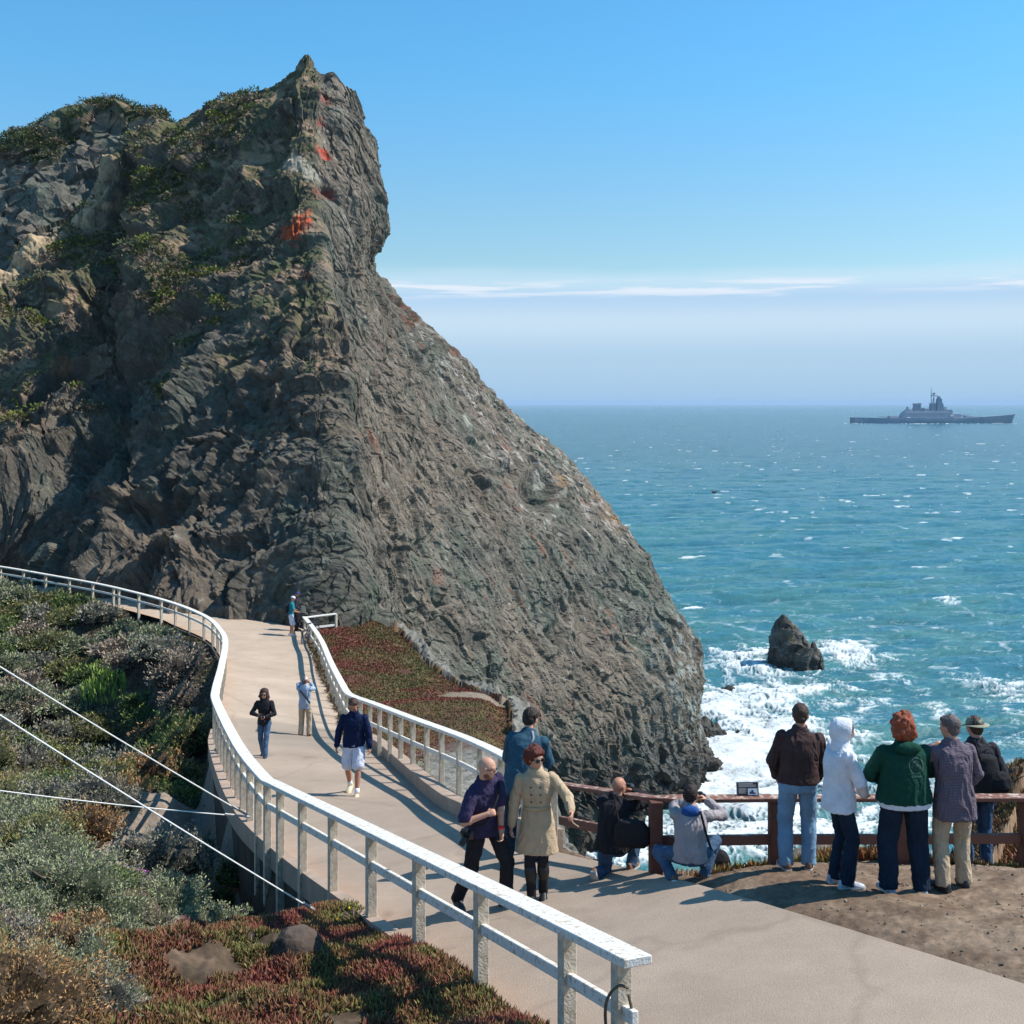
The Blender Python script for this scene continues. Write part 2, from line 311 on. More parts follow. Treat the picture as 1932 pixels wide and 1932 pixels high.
def build_terrain():
    us = np.concatenate([np.linspace(-900, -30, 60), np.linspace(-25, 1960, 620), np.linspace(1970, 3200, 60)])
    zs = np.concatenate([np.geomspace(3, 8.8, 25), np.geomspace(8.9, 60, 560)[:], np.geomspace(60.5, 110, 40)])
    U, Z = np.meshgrid((us - 966) / F, zs); X = U * Z; xy = np.column_stack([X.ravel(), Z.ravel()])
    H = land_H(xy); V = np.column_stack([xy, CH - H])
    me = mesh_np('terrain', V, grid_faces(len(zs), len(us)), True)
    # ground colours: brown dirt, pinkish ice plant matting, grey rock on the drop
    n1 = fbm(V * .5, 4); n2 = fbm(V * 2.7 + 9, 4); n3 = fbm(V * 9 + 4, 3)
    ins = inside(xy, LAND); dr = seg_dist(xy, RIM); dpath = seg_dist(xy, PATHP, True)
    dirt = np.array([.145, .098, .068]); dirt2 = np.array([.235, .170, .120]); rock = np.array([.13, .125, .11]); duff = np.array([.06, .044, .03])
    xr = np.interp(xy[:, 1], PR[:, 1], PR[:, 0]); right = xy[:, 0] > xr
    C = dirt + (dirt2 - dirt) * sstep(-.3, .4, n2 + .6 * n1)[:, None]
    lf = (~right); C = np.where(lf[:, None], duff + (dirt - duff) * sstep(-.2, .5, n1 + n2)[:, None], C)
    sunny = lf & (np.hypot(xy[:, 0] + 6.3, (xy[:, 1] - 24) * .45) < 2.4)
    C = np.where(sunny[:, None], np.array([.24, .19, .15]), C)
    shelf = right & (xy[:, 1] > 17) & ins & (xy[:, 0] < 3)
    red = np.array([.085, .042, .030]); gold = np.array([.11, .075, .035]); green = np.array([.07, .085, .035])
    k = sstep(-.15, .25, n1 + .5 * n2)[:, None]; cc = red + (gold - red) * k; cc = cc + (green - cc) * sstep(.15, .4, n2)[:, None] * .4
    bare = sstep(.0, 1, np.exp(-(((xy[:, 0] + 1.2) / 1.2) ** 2 + ((xy[:, 1] - 41.5) / 1.3) ** 2)) * 1.6)[:, None]
    cc = cc + (np.array([.20, .16, .12]) - cc) * bare
    rk = sstep(.1, .8, sstep(33, 28, xy[:, 1]) * sstep(3.5, .8, dr) + .4 * n1)[:, None]; cc = cc + (rock * (1.25 + .8 * n2[:, None] + .9 * n3[:, None]) - cc) * rk
    C = np.where(shelf[:, None], cc, C)
    rk2 = np.where((xy[:, 0] > 4.5)[:, None], np.array([.07, .05, .035]), rock)
    C = np.where((~ins)[:, None], rk2 * (1.15 + .9 * n2 + .8 * n3)[:, None], C)
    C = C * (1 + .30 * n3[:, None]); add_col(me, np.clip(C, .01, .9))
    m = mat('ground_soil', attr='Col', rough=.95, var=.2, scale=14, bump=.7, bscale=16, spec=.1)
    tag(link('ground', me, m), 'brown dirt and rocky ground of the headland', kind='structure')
build_terrain()

def build_path():
    G = path_grid(); nr, nc = G.shape[:2]; P = G.reshape(-1, 3); V = np.column_stack([P[:, 0], P[:, 1], CH - P[:, 2] - .012 * fbm(np.column_stack([P[:, :2] * .6, P[:, 2] * 0]), 3)])
    top = mesh_np('path', V, grid_faces(nr, nc), True)
    n1 = fbm(V * .35, 4); n2 = fbm(V * 3, 4)
    base = np.array([.350, .272, .212]); pink = np.array([.44, .345, .265]); old = np.array([.30, .245, .195])
    farm = sstep(33.6, 34.0, P[:, 1] + .25 * P[:, 0] * .0)[:, None]
    C = base + (pink - base) * (.75 * farm)
    mid = (sstep(29, 29.2, P[:, 1]) * (1 - sstep(33.6, 34, P[:, 1])))[:, None]; C = C + (old - C) * mid * .75
    s = np.tile(np.linspace(0, 1, nc), nr); edge = np.exp(-s / .06) * sstep(7, 10, P[:, 1]); C = C + (np.array([.45, .30, .21]) - C) * (np.clip(edge * 1.3 + .3 * n1 * edge, 0, 1) * .8)[:, None]
    C = C * (1 + .08 * n1[:, None] + .06 * n2[:, None])
    seam = np.exp(-((P[:, 1] - 13.9 - .5 * s) / .035) ** 2) + np.exp(-((P[:, 1] - 27.5) / .04) ** 2) * .7
    C = C * (1 - .35 * np.clip(seam, 0, 1))[:, None]; add_col(top, np.clip(C, .02, .9))
    m = mat('path_surface', attr='Col', rough=.92, var=.07, scale=45, bump=.35, bscale=70, spec=.15)
    nt = m.node_tree; n = nt.nodes; L = nt.links; tc = n['Texture Coordinate']; vo = n.new('ShaderNodeTexVoronoi'); vo.feature = 'DISTANCE_TO_EDGE'; vo.inputs['Scale'].default_value = .27
    wn = n.new('ShaderNodeTexNoise'); wn.inputs['Scale'].default_value = 1.6; wn.inputs['Detail'].default_value = 6; L.new(tc.outputs['Object'], wn.inputs['Vector']); ma = n.new('ShaderNodeMix'); ma.data_type = 'VECTOR'; ma.inputs[0].default_value = .35; L.new(tc.outputs['Object'], ma.inputs[4]); L.new(wn.outputs['Color'], ma.inputs[5]); L.new(ma.outputs[1], vo.inputs['Vector'])
    cr = n.new('ShaderNodeMapRange'); cr.inputs['From Min'].default_value = .0; cr.inputs['From Max'].default_value = .012; cr.inputs['To Min'].default_value = .86; L.new(vo.outputs['Distance'], cr.inputs['Value'])
    st = n.new('ShaderNodeTexNoise'); st.inputs['Scale'].default_value = .55; st.inputs['Detail'].default_value = 9; st.inputs['Roughness'].default_value = .7; L.new(tc.outputs['Object'], st.inputs['Vector']); sr = n.new('ShaderNodeMapRange'); sr.inputs['From Min'].default_value = .35; sr.inputs['From Max'].default_value = .65; sr.inputs['To Min'].default_value = .84; sr.inputs['To Max'].default_value = 1.08; L.new(st.outputs[0], sr.inputs['Value'])
    mu = n.new('ShaderNodeMath'); mu.operation = 'MULTIPLY'; L.new(cr.outputs[0], mu.inputs[0]); L.new(sr.outputs[0], mu.inputs[1]); m2 = n.new('ShaderNodeMix'); m2.data_type = 'RGBA'; m2.blend_type = 'MULTIPLY'; m2.inputs[0].default_value = 1; L.new(n['Mix'].outputs[2], m2.inputs[6]); L.new(mu.outputs[0], m2.inputs[7]); L.new(m2.outputs[2], n['Principled BSDF'].inputs['Base Color'])
    tag(link('path', top, m), 'pale tan paved path running down to the rock', kind='structure')
build_path()

def along(P, step=.5):                    # resample a polyline of X,Y,H by smooth arc length -> points and tangents
    t = np.linspace(0, len(P) - 1, 1500); Q = catmull(np.asarray(P, float), t); s = np.concatenate([[0], np.cumsum(np.linalg.norm(np.diff(Q[:, :2], axis=0), axis=1))])
    return Q, s
def at_s(Q, s, x): return np.array([np.interp(x, s, Q[:, k]) for k in range(3)])

# kerbs --------------------------------------------------------------
def kerb(name, P, y0, y1, w, h, down, side, label, block=None):
    Q, s = along(P); sel = (Q[:, 1] >= y0) & (Q[:, 1] <= y1); ss = s[sel]; a, b = ss.min(), ss.max(); mb = MB()
    n = max(2, int((b - a) / (block or .6))); xs = np.linspace(a, b, n + 1)
    for k in range(n):
        e = .004 if block else 0; ring = []
        for x in (xs[k] + e, xs[k + 1] - e):
            p = at_s(Q, s, x); q = at_s(Q, s, x + .05) - at_s(Q, s, x - .05); t = Vector((q[0], q[1], 0)).normalized(); nn = Vector((t.y, -t.x, 0)) * side
            c = Vector((p[0], p[1], CH - p[2])); ring.append([c + nn * 0 + Vector((0, 0, h)), c + nn * w + Vector((0, 0, h)), c + nn * w - Vector((0, 0, down)), c - Vector((0, 0, down))])
        mb.ring_loft(ring, cap=bool(block) or k in (0, n - 1))
    return tag(mb.build(name, m_kerb, bevel=.012 if block else 0), label, 'kerb')
kerb('concrete_kerb', PL, 4.5, 31, .16, .03, .30, -1, 'low tan concrete kerb under the left white railing beside the path')
kerb('concrete_kerb', PR, 16.5, 31.5, .26, .24, .5, 1, 'jointed brown concrete kerb of blocks along the right white railing', block=1.05)

m_wall = mat('dark_retaining', (.075, .06, .05), .9, .3, 3, .5, 20, spec=.1)  # near-black base colour holds the shadow below the path edge
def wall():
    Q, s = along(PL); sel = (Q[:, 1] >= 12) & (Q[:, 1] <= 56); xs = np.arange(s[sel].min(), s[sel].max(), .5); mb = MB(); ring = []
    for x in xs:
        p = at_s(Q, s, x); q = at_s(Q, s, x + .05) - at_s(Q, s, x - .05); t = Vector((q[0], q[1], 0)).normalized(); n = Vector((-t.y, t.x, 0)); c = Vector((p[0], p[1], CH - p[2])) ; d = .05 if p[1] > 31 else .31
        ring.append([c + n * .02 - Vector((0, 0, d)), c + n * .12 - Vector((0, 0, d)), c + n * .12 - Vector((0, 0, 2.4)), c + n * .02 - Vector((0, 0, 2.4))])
    mb.ring_loft(ring); tag(mb.build('retaining_wall', m_wall), 'retaining wall coloured dark as shadow under the left edge of the path', 'wall')
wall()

# ------------------------------------------------------------------ the great rock
def rock_colors(P, N, seed=0.0):
    n1 = fbm(P * .09 + seed, 4); n2 = fbm(P * .45 + 5, 4); n3 = fbm(P * 2.2 + 11, 4); n4 = fbm(P * np.array([.5, .5, .16]) + 3, 4)
    g = np.array([.118, .110, .090]); br = np.array([.150, .122, .094]); gr = np.array([.108, .118, .092]); pale = np.array([.26, .25, .205]); dk = np.array([.055, .054, .048])
    C = g + (br - g) * sstep(-.25, .3, n1)[:, None]; C = C + (gr - C) * sstep(.0, .35, n4 - n1 * .5)[:, None] * .8
    C = C + (dk - C) * (sstep(.12, .45, -n2) * .55)[:, None]; C = C + (pale - C) * (sstep(.28, .5, n3 + .3 * n2) * .55)[:, None]
    return C * (1 + .28 * n3[:, None])
RC = [  # rows of control points (column u, row v, distance) from the crest down
 [(-300, 800, 80), (-200, 690, 84), (0, 525, 88), (180, 400, 94), (322, 280, 99), (385, 232, 98.5), (450, 192, 96), (530, 158, 92), (577, 122, 89), (600, 138, 88.5), (628, 143, 88.5), (655, 165, 89), (660, 172, 92), (640, 200, 97), (600, 300, 104)],
 [(-300, 840, 78), (-200, 750, 80), (0, 600, 85), (165, 500, 89), (285, 400, 93), (360, 350, 92), (430, 320, 90), (510, 300, 87), (565, 290, 84), (600, 290, 84), (640, 285, 85), (690, 285, 88), (712, 300, 91), (690, 320, 98), (640, 420, 106)],
 [(-300, 880, 76), (-200, 820, 77), (0, 690, 82), (140, 600, 85), (270, 520, 88), (345, 485, 87), (415, 460, 85), (500, 440, 82), (568, 430, 79.5), (605, 425, 79.5), (655, 420, 82), (710, 420, 87), (736, 425, 91.5), (710, 430, 100), (650, 520, 108)],
 [(-300, 930, 74), (-200, 880, 75), (0, 770, 79), (130, 700, 82), (255, 640, 84), (330, 610, 82.5), (405, 585, 80.5), (500, 560, 77), (582, 545, 75.5), (620, 540, 76), (655, 535, 80), (695, 532, 88), (707, 530, 94), (700, 530, 101), (640, 620, 110)],
 [(-300, 970, 73), (-200, 940, 73), (0, 850, 76), (130, 800, 78), (260, 760, 79.5), (335, 740, 77.5), (410, 725, 75), (510, 710, 72), (600, 700, 70), (650, 700, 71.5), (720, 700, 79), (830, 705, 93), (910, 718, 103), (890, 740, 109), (800, 830, 116)],
 [(-300, 1010, 72), (-200, 990, 72), (0, 930, 73.5), (130, 900, 74.5), (270, 880, 74), (345, 870, 72), (420, 865, 70), (510, 860, 67.5), (592, 860, 66), (660, 860, 68), (760, 858, 77), (930, 860, 92), (1050, 862, 104), (1040, 880, 111), (940, 960, 118)],
 [(-300, 1040, 71.5), (-200, 1030, 71.5), (0, 1000, 71.5), (130, 990, 71.5), (280, 990, 70), (360, 990, 68), (435, 990, 66), (510, 1000, 63.5), (582, 1000, 62), (670, 1000, 64), (790, 1000, 74), (1010, 1000, 89), (1162, 998, 103), (1160, 1000, 111), (1080, 1080, 118)],
 [(-300, 1060, 77), (-200, 1064, 77), (0, 1078, 73.5), (130, 1100, 70), (290, 1125, 65.5), (370, 1140, 63.8), (445, 1150, 62.5), (530, 1155, 61), (602, 1158, 59.5), (680, 1160, 62), (810, 1160, 71), (1060, 1150, 86), (1252, 1150, 102), (1240, 1150, 110), (1180, 1220, 118)],
 [(-300, 1150, 76), (-200, 1150, 76), (0, 1160, 73), (130, 1180, 70), (290, 1200, 65.5), (370, 1210, 63.8), (450, 1230, 62.5), (540, 1240, 61), (620, 1245, 59.5), (700, 1270, 61), (850, 1290, 69), (1110, 1285, 84), (1316, 1285, 99.5), (1300, 1280, 109), (1230, 1330, 117)],
 [(-300, 1300, 75), (-200, 1300, 75), (0, 1300, 72), (130, 1300, 69), (290, 1310, 65.5), (380, 1330, 63.8), (470, 1350, 62.5), (560, 1370, 61), (640, 1390, 61), (740, 1400, 63), (900, 1410, 71), (1120, 1385, 83), (1308, 1372, 97.5), (1305, 1370, 106), (1250, 1420, 114)],
 [(-300, 1600, 75), (-200, 1600, 75), (0, 1600, 72), (130, 1600, 69), (290, 1620, 66), (400, 1650, 65), (500, 1680, 65), (600, 1720, 65), (720, 1740, 66), (850, 1760, 68), (960, 1690, 77), (1160, 1590, 86), (1336, 1500, 99), (1345, 1480, 107), (1290, 1520, 115)],
]
def build_rock():
    G = np.array([[W(*p) for p in row] for row in RC]); nr, nc = G.shape[:2]
    tr = np.linspace(0, nr - 1, 860)
    # denser columns in the visible face
    tc_ = np.concatenate([np.linspace(0, 1.9, 16, endpoint=False), np.linspace(1.9, 8.0, 460, endpoint=False), np.linspace(8.0, 12.35, 760), np.linspace(12.37, nc - 1, 70)])
    A = catmull(G, tr); A = catmull(np.swapaxes(A, 0, 1), tc_); A = np.swapaxes(A, 0, 1)
    nr2, nc2 = A.shape[:2]; N = grid_normals(A)
    if (N[400, 500] @ np.array([0.4, -1, .2])) < 0: N = -N
    P = A.reshape(-1, 3); Nf = N.reshape(-1, 3)
    # bedding: strata plunge from upper left to lower right, so noise is stretched along that line
    ax = np.array([.38, .22, -.90]); ax /= np.linalg.norm(ax); b1 = np.cross(ax, [0, 0, 1]); b1 /= np.linalg.norm(b1); b2 = np.cross(ax, b1)
    Q = np.column_stack([P @ ax * .42, P @ b1, P @ b2]) + .8 * fbm(P * .15 + 90, 2)[:, None]
    QM = np.column_stack([P @ ax * .55, P @ b1, P @ b2])
    colf = np.tile(tc_, nr2); rowf = np.repeat(tr, nc2); right = sstep(8.2, 9.5, colf)
    crest = sstep(0, .45, rowf)
    d = np.zeros(len(P))
    # gullies and buttresses on the shaded left flank
    axl = np.array([-.45, -.1, -.6]); axl /= np.linalg.norm(axl); c1 = np.cross(axl, [0, 1, 0]); c1 /= np.linalg.norm(c1); c2 = np.cross(axl, c1)
    QL = np.column_stack([P @ axl * .55, P @ c1, P @ c2]) + 2.5 * fbm(P * .12 + 15, 3)[:, None]
    d += (1 - right) * (4.3 * ridged(QL * .095 + 2.6, 3) * (1 - .6 * np.exp(-((colf - 8) / 1.2) ** 2)) + 1.1 * fbm(QL * .36, 4)) + right * (1.2 * fbm(Q * .14, 4) + .5 * fbm(Q * .5 + 3, 4))
    rr8 = sstep(6.6, 8.0, colf)[:, None]; QS = QM * (1 - rr8) + Q * rr8; grz = .38 + .62 * (1 - rr8[:, 0])
    rr8 = sstep(7.7, 8.8, colf)[:, None]; QS = QM * (1 - rr8) + Q * rr8; grz = 1 - .55 * rr8[:, 0]
    wq = np.column_stack([fbm(P * .3, 3), fbm(P * .3 + 30, 3), fbm(P * .3 + 60, 3)]); amp = .45 + .75 * sstep(-.25, .3, fbm(P * .14 + 80, 3))
    f1, r1 = facets(QS * .36 + 1.7 + wq * .45, 1.0, .6, 1); f2, r2 = facets(QS * 1.0 + wq * .7, 1.0, .6, 2); f1 = f1 * amp; f2 = f2 * amp; f3, r3 = facets(QS * 2.4, 1.0, .6, 3)
    f0, r0 = facets(QL * .15 + 5.3, 1.0, .6, 9); f0 = blur2(blur2(f0, nr2, nc2, 4), nr2, nc2, 3); f1 = blur2(f1, nr2, nc2, 1); d += (1 - right) * (1 - .5 * np.exp(-((colf - 8) / 1.0) ** 2)) * f0 * 1.7
    talus = sstep(10.3, 12.2, colf) * sstep(3.2, 3.8, rowf) * (1 - sstep(5.6, 6.6, rowf))      # loose scree on the upper sea side
    rib = np.exp(-((colf - 8.3) / 1.0) ** 2)
    d += (f1 * (.66 - .42 * talus) + f2 * (.34 - .18 * talus) + f3 * (.17 + .02 * talus)) * grz + (.10 * fbm(QS * 2.2, 3) + .05 * fbm(P * 5, 2)) * (.4 + .6 * grz) + .5 * fbm(Q * .5 + 9, 4) * right + .18 * ridged(Q * .22 + 4, 3) * right + right * (.36 * blur2(facets(P * .42 + 60, 1.0, .6, 12)[0], nr2, nc2, 1) + .10 * facets(P * 1.5 + 60, 1.0, .7, 13)[0])
    low = sstep(8.6, 9.6, rowf); f4, r4 = facets(P * .8 + 3, 1.0, .9, 5); d += low * (f4 * .6 + .25 * ridged(P * .9, 3))
    d += .35 * ridged(P * .9, 3) * (1 - right) * .6
    d = d * (.10 + .90 * crest) + (1 - crest) * (.25 * f1 + .2 * f2 + .15 * f3)
    # hollow caves
    for (u, v, z, r, a) in ((1010, 925, 96, 1.5, 1.7), (965, 890, 95, 1.1, 1.0), (610, 365, 81.5, .6, .7), (608, 292, 83.5, .5, .5), (1055, 1190, 84, .7, .7), (950, 1290, 72, .8, .8), (700, 790, 69.5, .5, .6)):
        c = np.array(W(u, v, z)); rr = np.linalg.norm((P - c) * (1, .35, 1), axis=1); d -= a * np.exp(-(rr / r) ** 4)
    P2 = P + Nf * d[:, None]
    for (u, v, z, r, a) in ((582, 126, 89, .60, .62), (572, 132, 89, .5, .35), (628, 150, 88.5, .5, .35)):
        c = np.array(W(u, v, z)); P2[:, 2] += a * np.exp(-(np.abs(P2[:, 0] - c[0]) / r) ** 2 - ((P2[:, 1] - c[1]) / 1.2) ** 2 - ((P2[:, 2] - c[2]) / 1.2) ** 2)
    me = mesh_np('rock', P2, grid_faces(nr2, nc2), False)
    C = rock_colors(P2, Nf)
    up = grid_normals(P2.reshape(nr2, nc2, 3)).reshape(-1, 3); up = up if (up.reshape(nr2, nc2, 3)[400, 500] @ np.array([.4, -1, .2])) > 0 else -up
    nn = fbm(P2 * .35 + 8, 4); n5 = fbm(P2 * 1.6 + 2, 3)
    # cell-wise tone so that neighbouring chips differ
    C = C * (1 + .22 * (r2 - .5) + .22 * (r3 - .5) + .15 * (r1 - .5))[:, None]
    C = C * (1 - .06 * right)[:, None] * (1 - (1 - right)[:, None] * np.array([.29, .31, .31]))  # left flank darkened in its colour to deepen the shade there
    # scree colour
    C = C + (np.array([.19, .155, .125]) - C) * (talus * sstep(-.3, .3, nn))[:, None] * .8
    stones = (r3 > .86) & (talus > .3); C = np.where(stones[:, None], C * 1.0 + np.array([.12, .11, .10]), C)
    # rusty, orange and lichen stains on the sea side
    C = C + (np.array([.22, .085, .05]) - C) * (right * sstep(.30, .48, fbm(Q * np.array([.35, .9, .9]) + 40, 4)))[:, None] * .6
    veg = (1 - right) * sstep(.0, .6, (1 - rowf / 4.2) + .9 * nn + .25 * up[:, 2]) * sstep(-.1, .35, up[:, 2] + .5 * n5)
    vg = np.array([.075, .085, .035]); tan = np.array([.27, .18, .115]); ol = np.array([.12, .10, .05])
    vc = ol + (vg - ol) * sstep(-.2, .25, fbm(P2 * 1.1 + 50, 3))[:, None]; vc = vc + (tan - vc) * sstep(-.02, .25, fbm(P2 * .6 + 70, 3))[:, None]
    C = C + (vc - C) * (veg * .85)[:, None]
    # straw coloured strip of dry grass down the left crest
    strip = (1 - sstep(3.3, 3.9, colf)) * (1 - sstep(.35, .8, rowf + .5 * nn)) * sstep(.3, .9, colf)
    C = C + (np.array([.44, .33, .21]) - C) * (strip * .85)[:, None]
    C = C * (1 + .30 * fbm(Q * np.array([1.0, 1.6, 1.6]), 4) * right)[:, None]
    for (u, v, z, r, col, k) in ((568, 445, 79, 1.2, (.50, .075, .022), .95), (586, 422, 79, .7, (.50, .085, .03), .95), (608, 292, 84, .55, (.5, .06, .03), .9), (606, 235, 86, .45, (.34, .06, .04), .8), (605, 190, 87, .55, (.32, .06, .05), .7), (612, 367, 81.5, .7, (.24, .04, .03), .8), (588, 530, 75.6, .65, (.36, .06, .04), .8),
                                 (825, 1090, 73, .5, (.17, .07, .05), .5), (720, 935, 70, .35, (.18, .08, .05), .5), (120, 690, 80, .8, (.30, .12, .05), .6), (1065, 905, 98, .8, (.30, .18, .08), .6)):
        c = np.array(W(u, v, z)); q = (P2 - c) * (1, .3, 1); rr = np.linalg.norm(q, axis=1) + .5 * r * fbm(P2 * 1.5 + u, 3) * 1.6
        w = sstep(r * 1.1, r * .6, rr) * k * np.clip(.75 + 1.1 * fbm(P2 * 3.1 + v, 3), 0, 1); C = C + (np.array(col) * (1 + .2 * n5[:, None]) - C) * w[:, None]
    # pale slab under the summit and pale veined skirt at the water
    for (u, v, z, r) in ((565, 320, 83, 1.1), (590, 335, 82.5, .8), (555, 345, 82, .5)):
        c = np.array(W(u, v, z)); rr = np.linalg.norm((P2 - c) * (1, .3, 1), axis=1) + .6 * r * n5; C = C + (np.array([.30, .275, .22]) - C) * (sstep(r, r * .6, rr) * .8)[:, None]
    tg = (1 - right) * sstep(.18, .34, fbm(P2 * np.array([.22, .22, .5]) + 140, 4)) * sstep(3.4, 2.0, rowf) * (colf < 7.6); C = C + (np.array([.30, .205, .13]) - C) * (tg * .8)[:, None]
    toe = sstep(11.2, 12.0, colf) * sstep(6.8, 7.3, rowf) * (1 - sstep(9.3, 9.8, rowf)); C = C + (np.array([.25, .275, .25]) - C) * (toe * sstep(.0, .25, fbm(P2 * np.array([1.5, 1.5, .8]) + 21, 4)))[:, None] * .8
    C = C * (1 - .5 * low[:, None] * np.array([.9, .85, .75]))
    wet = sstep(2.5, .3, P2[:, 2]); C = C * (1 - .5 * wet)[:, None]
    orange = sstep(11.6, 12.2, colf) * sstep(5.3, 5.6, rowf) * (1 - sstep(5.9, 6.1, rowf)); C = C + (np.array([.28, .15, .05]) - C) * (orange * sstep(-.1, .3, n5))[:, None] * .6
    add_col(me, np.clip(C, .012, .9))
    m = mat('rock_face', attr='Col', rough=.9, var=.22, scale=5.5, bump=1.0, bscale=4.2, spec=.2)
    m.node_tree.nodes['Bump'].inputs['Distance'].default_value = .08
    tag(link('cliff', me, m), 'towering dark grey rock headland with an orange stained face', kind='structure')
    # where shrubs can stand
    m_ = (veg > .35) & (up[:, 2] > .1) & (colf > 1.8) & (colf < 6.9)
    return P2[m_], colf[m_], rowf[m_]
ROCKVEG = build_rock()

def build_back_hill():
    rows = [[(-500, 420, 112), (-200, 330, 113), (0, 290, 114), (30, 272, 114), (90, 238, 115), (135, 216, 116), (200, 204, 116), (262, 220, 116), (297, 240, 116), (318, 285, 115), (345, 350, 114), (420, 420, 112)],
            [(-500, 500, 109), (-200, 430, 110), (0, 350, 110), (40, 330, 110), (95, 300, 111), (140, 280, 112), (200, 265, 112), (255, 275, 112), (290, 290, 112), (320, 310, 112), (350, 380, 112), (420, 480, 110)],
            [(-500, 620, 104), (-200, 550, 104), (0, 450, 105), (45, 430, 105), (100, 400, 106), (145, 380, 107), (200, 360, 108), (250, 370, 108), (290, 380, 109), (320, 400, 110), (350, 450, 110), (420, 560, 108)],
            [(-500, 800, 98), (-200, 750, 98), (0, 680, 98), (45, 660, 98), (100, 640, 99), (145, 620, 100), (200, 600, 101), (250, 600, 102), (290, 600, 103), (320, 600, 104), (350, 640, 105), (420, 740, 104)]]
    back = [[(p[0] + 10, p[1] + 120, p[2] + 22) for p in rows[0]]]; G = np.array([[W(*p) for p in r] for r in back + rows])
    tr = np.concatenate([np.linspace(0, .95, 30), np.linspace(.96, 4, 300)]); tc_ = np.linspace(0, 11, 480)
    A = catmull(G, tr); A = np.swapaxes(catmull(np.swapaxes(A, 0, 1), tc_), 0, 1); N = grid_normals(A); nr, nc = A.shape[:2]
    if (N[200, 200] @ np.array([0, -1, .2])) < 0: N = -N
    P = A.reshape(-1, 3); Nf = N.reshape(-1, 3); f1, r1 = facets(P * .35, 1, .6, 7); f2, r2 = facets(P * 1.0, 1, .6, 8)
    d = 1.4 * ridged(P * .12 + 4, 4) + .8 * f1 + .4 * f2; P2 = P + Nf * (d * (.3 + .7 * sstep(.9, 1.5, np.repeat(tr, nc))))[:, None]
    me = mesh_np('hill', P2, grid_faces(nr, nc), False)
    up = grid_normals(P2.reshape(nr, nc, 3)).reshape(-1, 3); up *= np.sign(up.reshape(nr, nc, 3)[200, 200] @ np.array([0, -1, .3]))
    C = rock_colors(P2, Nf, 40) * .88 * (1 + .3 * (r2 - .5))[:, None]; nn = fbm(P2 * .3 + 60, 4); rowf = np.repeat(tr, nc)
    veg = sstep(.0, .6, (2.4 - rowf) * .5 + .9 * nn); vg = np.array([.07, .08, .035]); tan = np.array([.27, .18, .12])
    vc = vg + (tan - vg) * sstep(-.1, .3, fbm(P2 * np.array([.25, .25, .8]) + 30, 4))[:, None]; C = C + (vc - C) * (veg * .85)[:, None]
    add_col(me, np.clip(C, .012, .9)); tag(link('hill', me, bpy.data.materials['rock_face']), 'scrub topped second hill behind the rock', kind='structure')
    m_ = (veg > .4) & (up[:, 2] > .0) & (rowf > .9)
    return P2[m_], rowf[m_]
HILLVEG = build_back_hill()
# ------------------------------------------------------------------ sea
FOAM = [  # column, row, half width, half height, strength : where the surf boils
    (1400, 1440, 120, 80, 1.45), (1370, 1345, 90, 60, 1.25), (1470, 1390, 130, 60, 1.15), (1440, 1320, 100, 40, 1.05), (1330, 1500, 120, 50, 1.2), (1500, 1480, 110, 50, 1.0), (1420, 1255, 110, 34, 1.05), (1590, 1235, 75, 26, 1.25), (1500, 1300, 170, 26, .75),
    (1570, 1330, 120, 30, .6), (1640, 1400, 130, 34, .45), (1100, 1570, 160, 70, .85), (1420, 1580, 220, 50, .9), (1640, 1500, 130, 50, .65), (1400, 1520, 150, 60, 1.1), (1560, 1440, 110, 50, .6), (1700, 1560, 200, 30, .55), (1800, 1500, 170, 60, .45), (1900, 1300, 90, 30, .75), (1850, 1350, 90, 22, .35),
    (1310, 1150, 26, 7, .9), (1785, 1137, 34, 7, .9), (1680, 1285, 45, 16, .55), (1760, 1345, 70, 18, .5), (1600, 1180, 80, 10, .3), (1490, 1210, 60, 12, .6), (1920, 1400, 60, 30, .3), (1205, 1600, 90, 60, .7), (1896, 799, 14, .9, 1.1), (1750, 799.5, 120, .5, .8), (1615, 799, 22, .9, .9)]
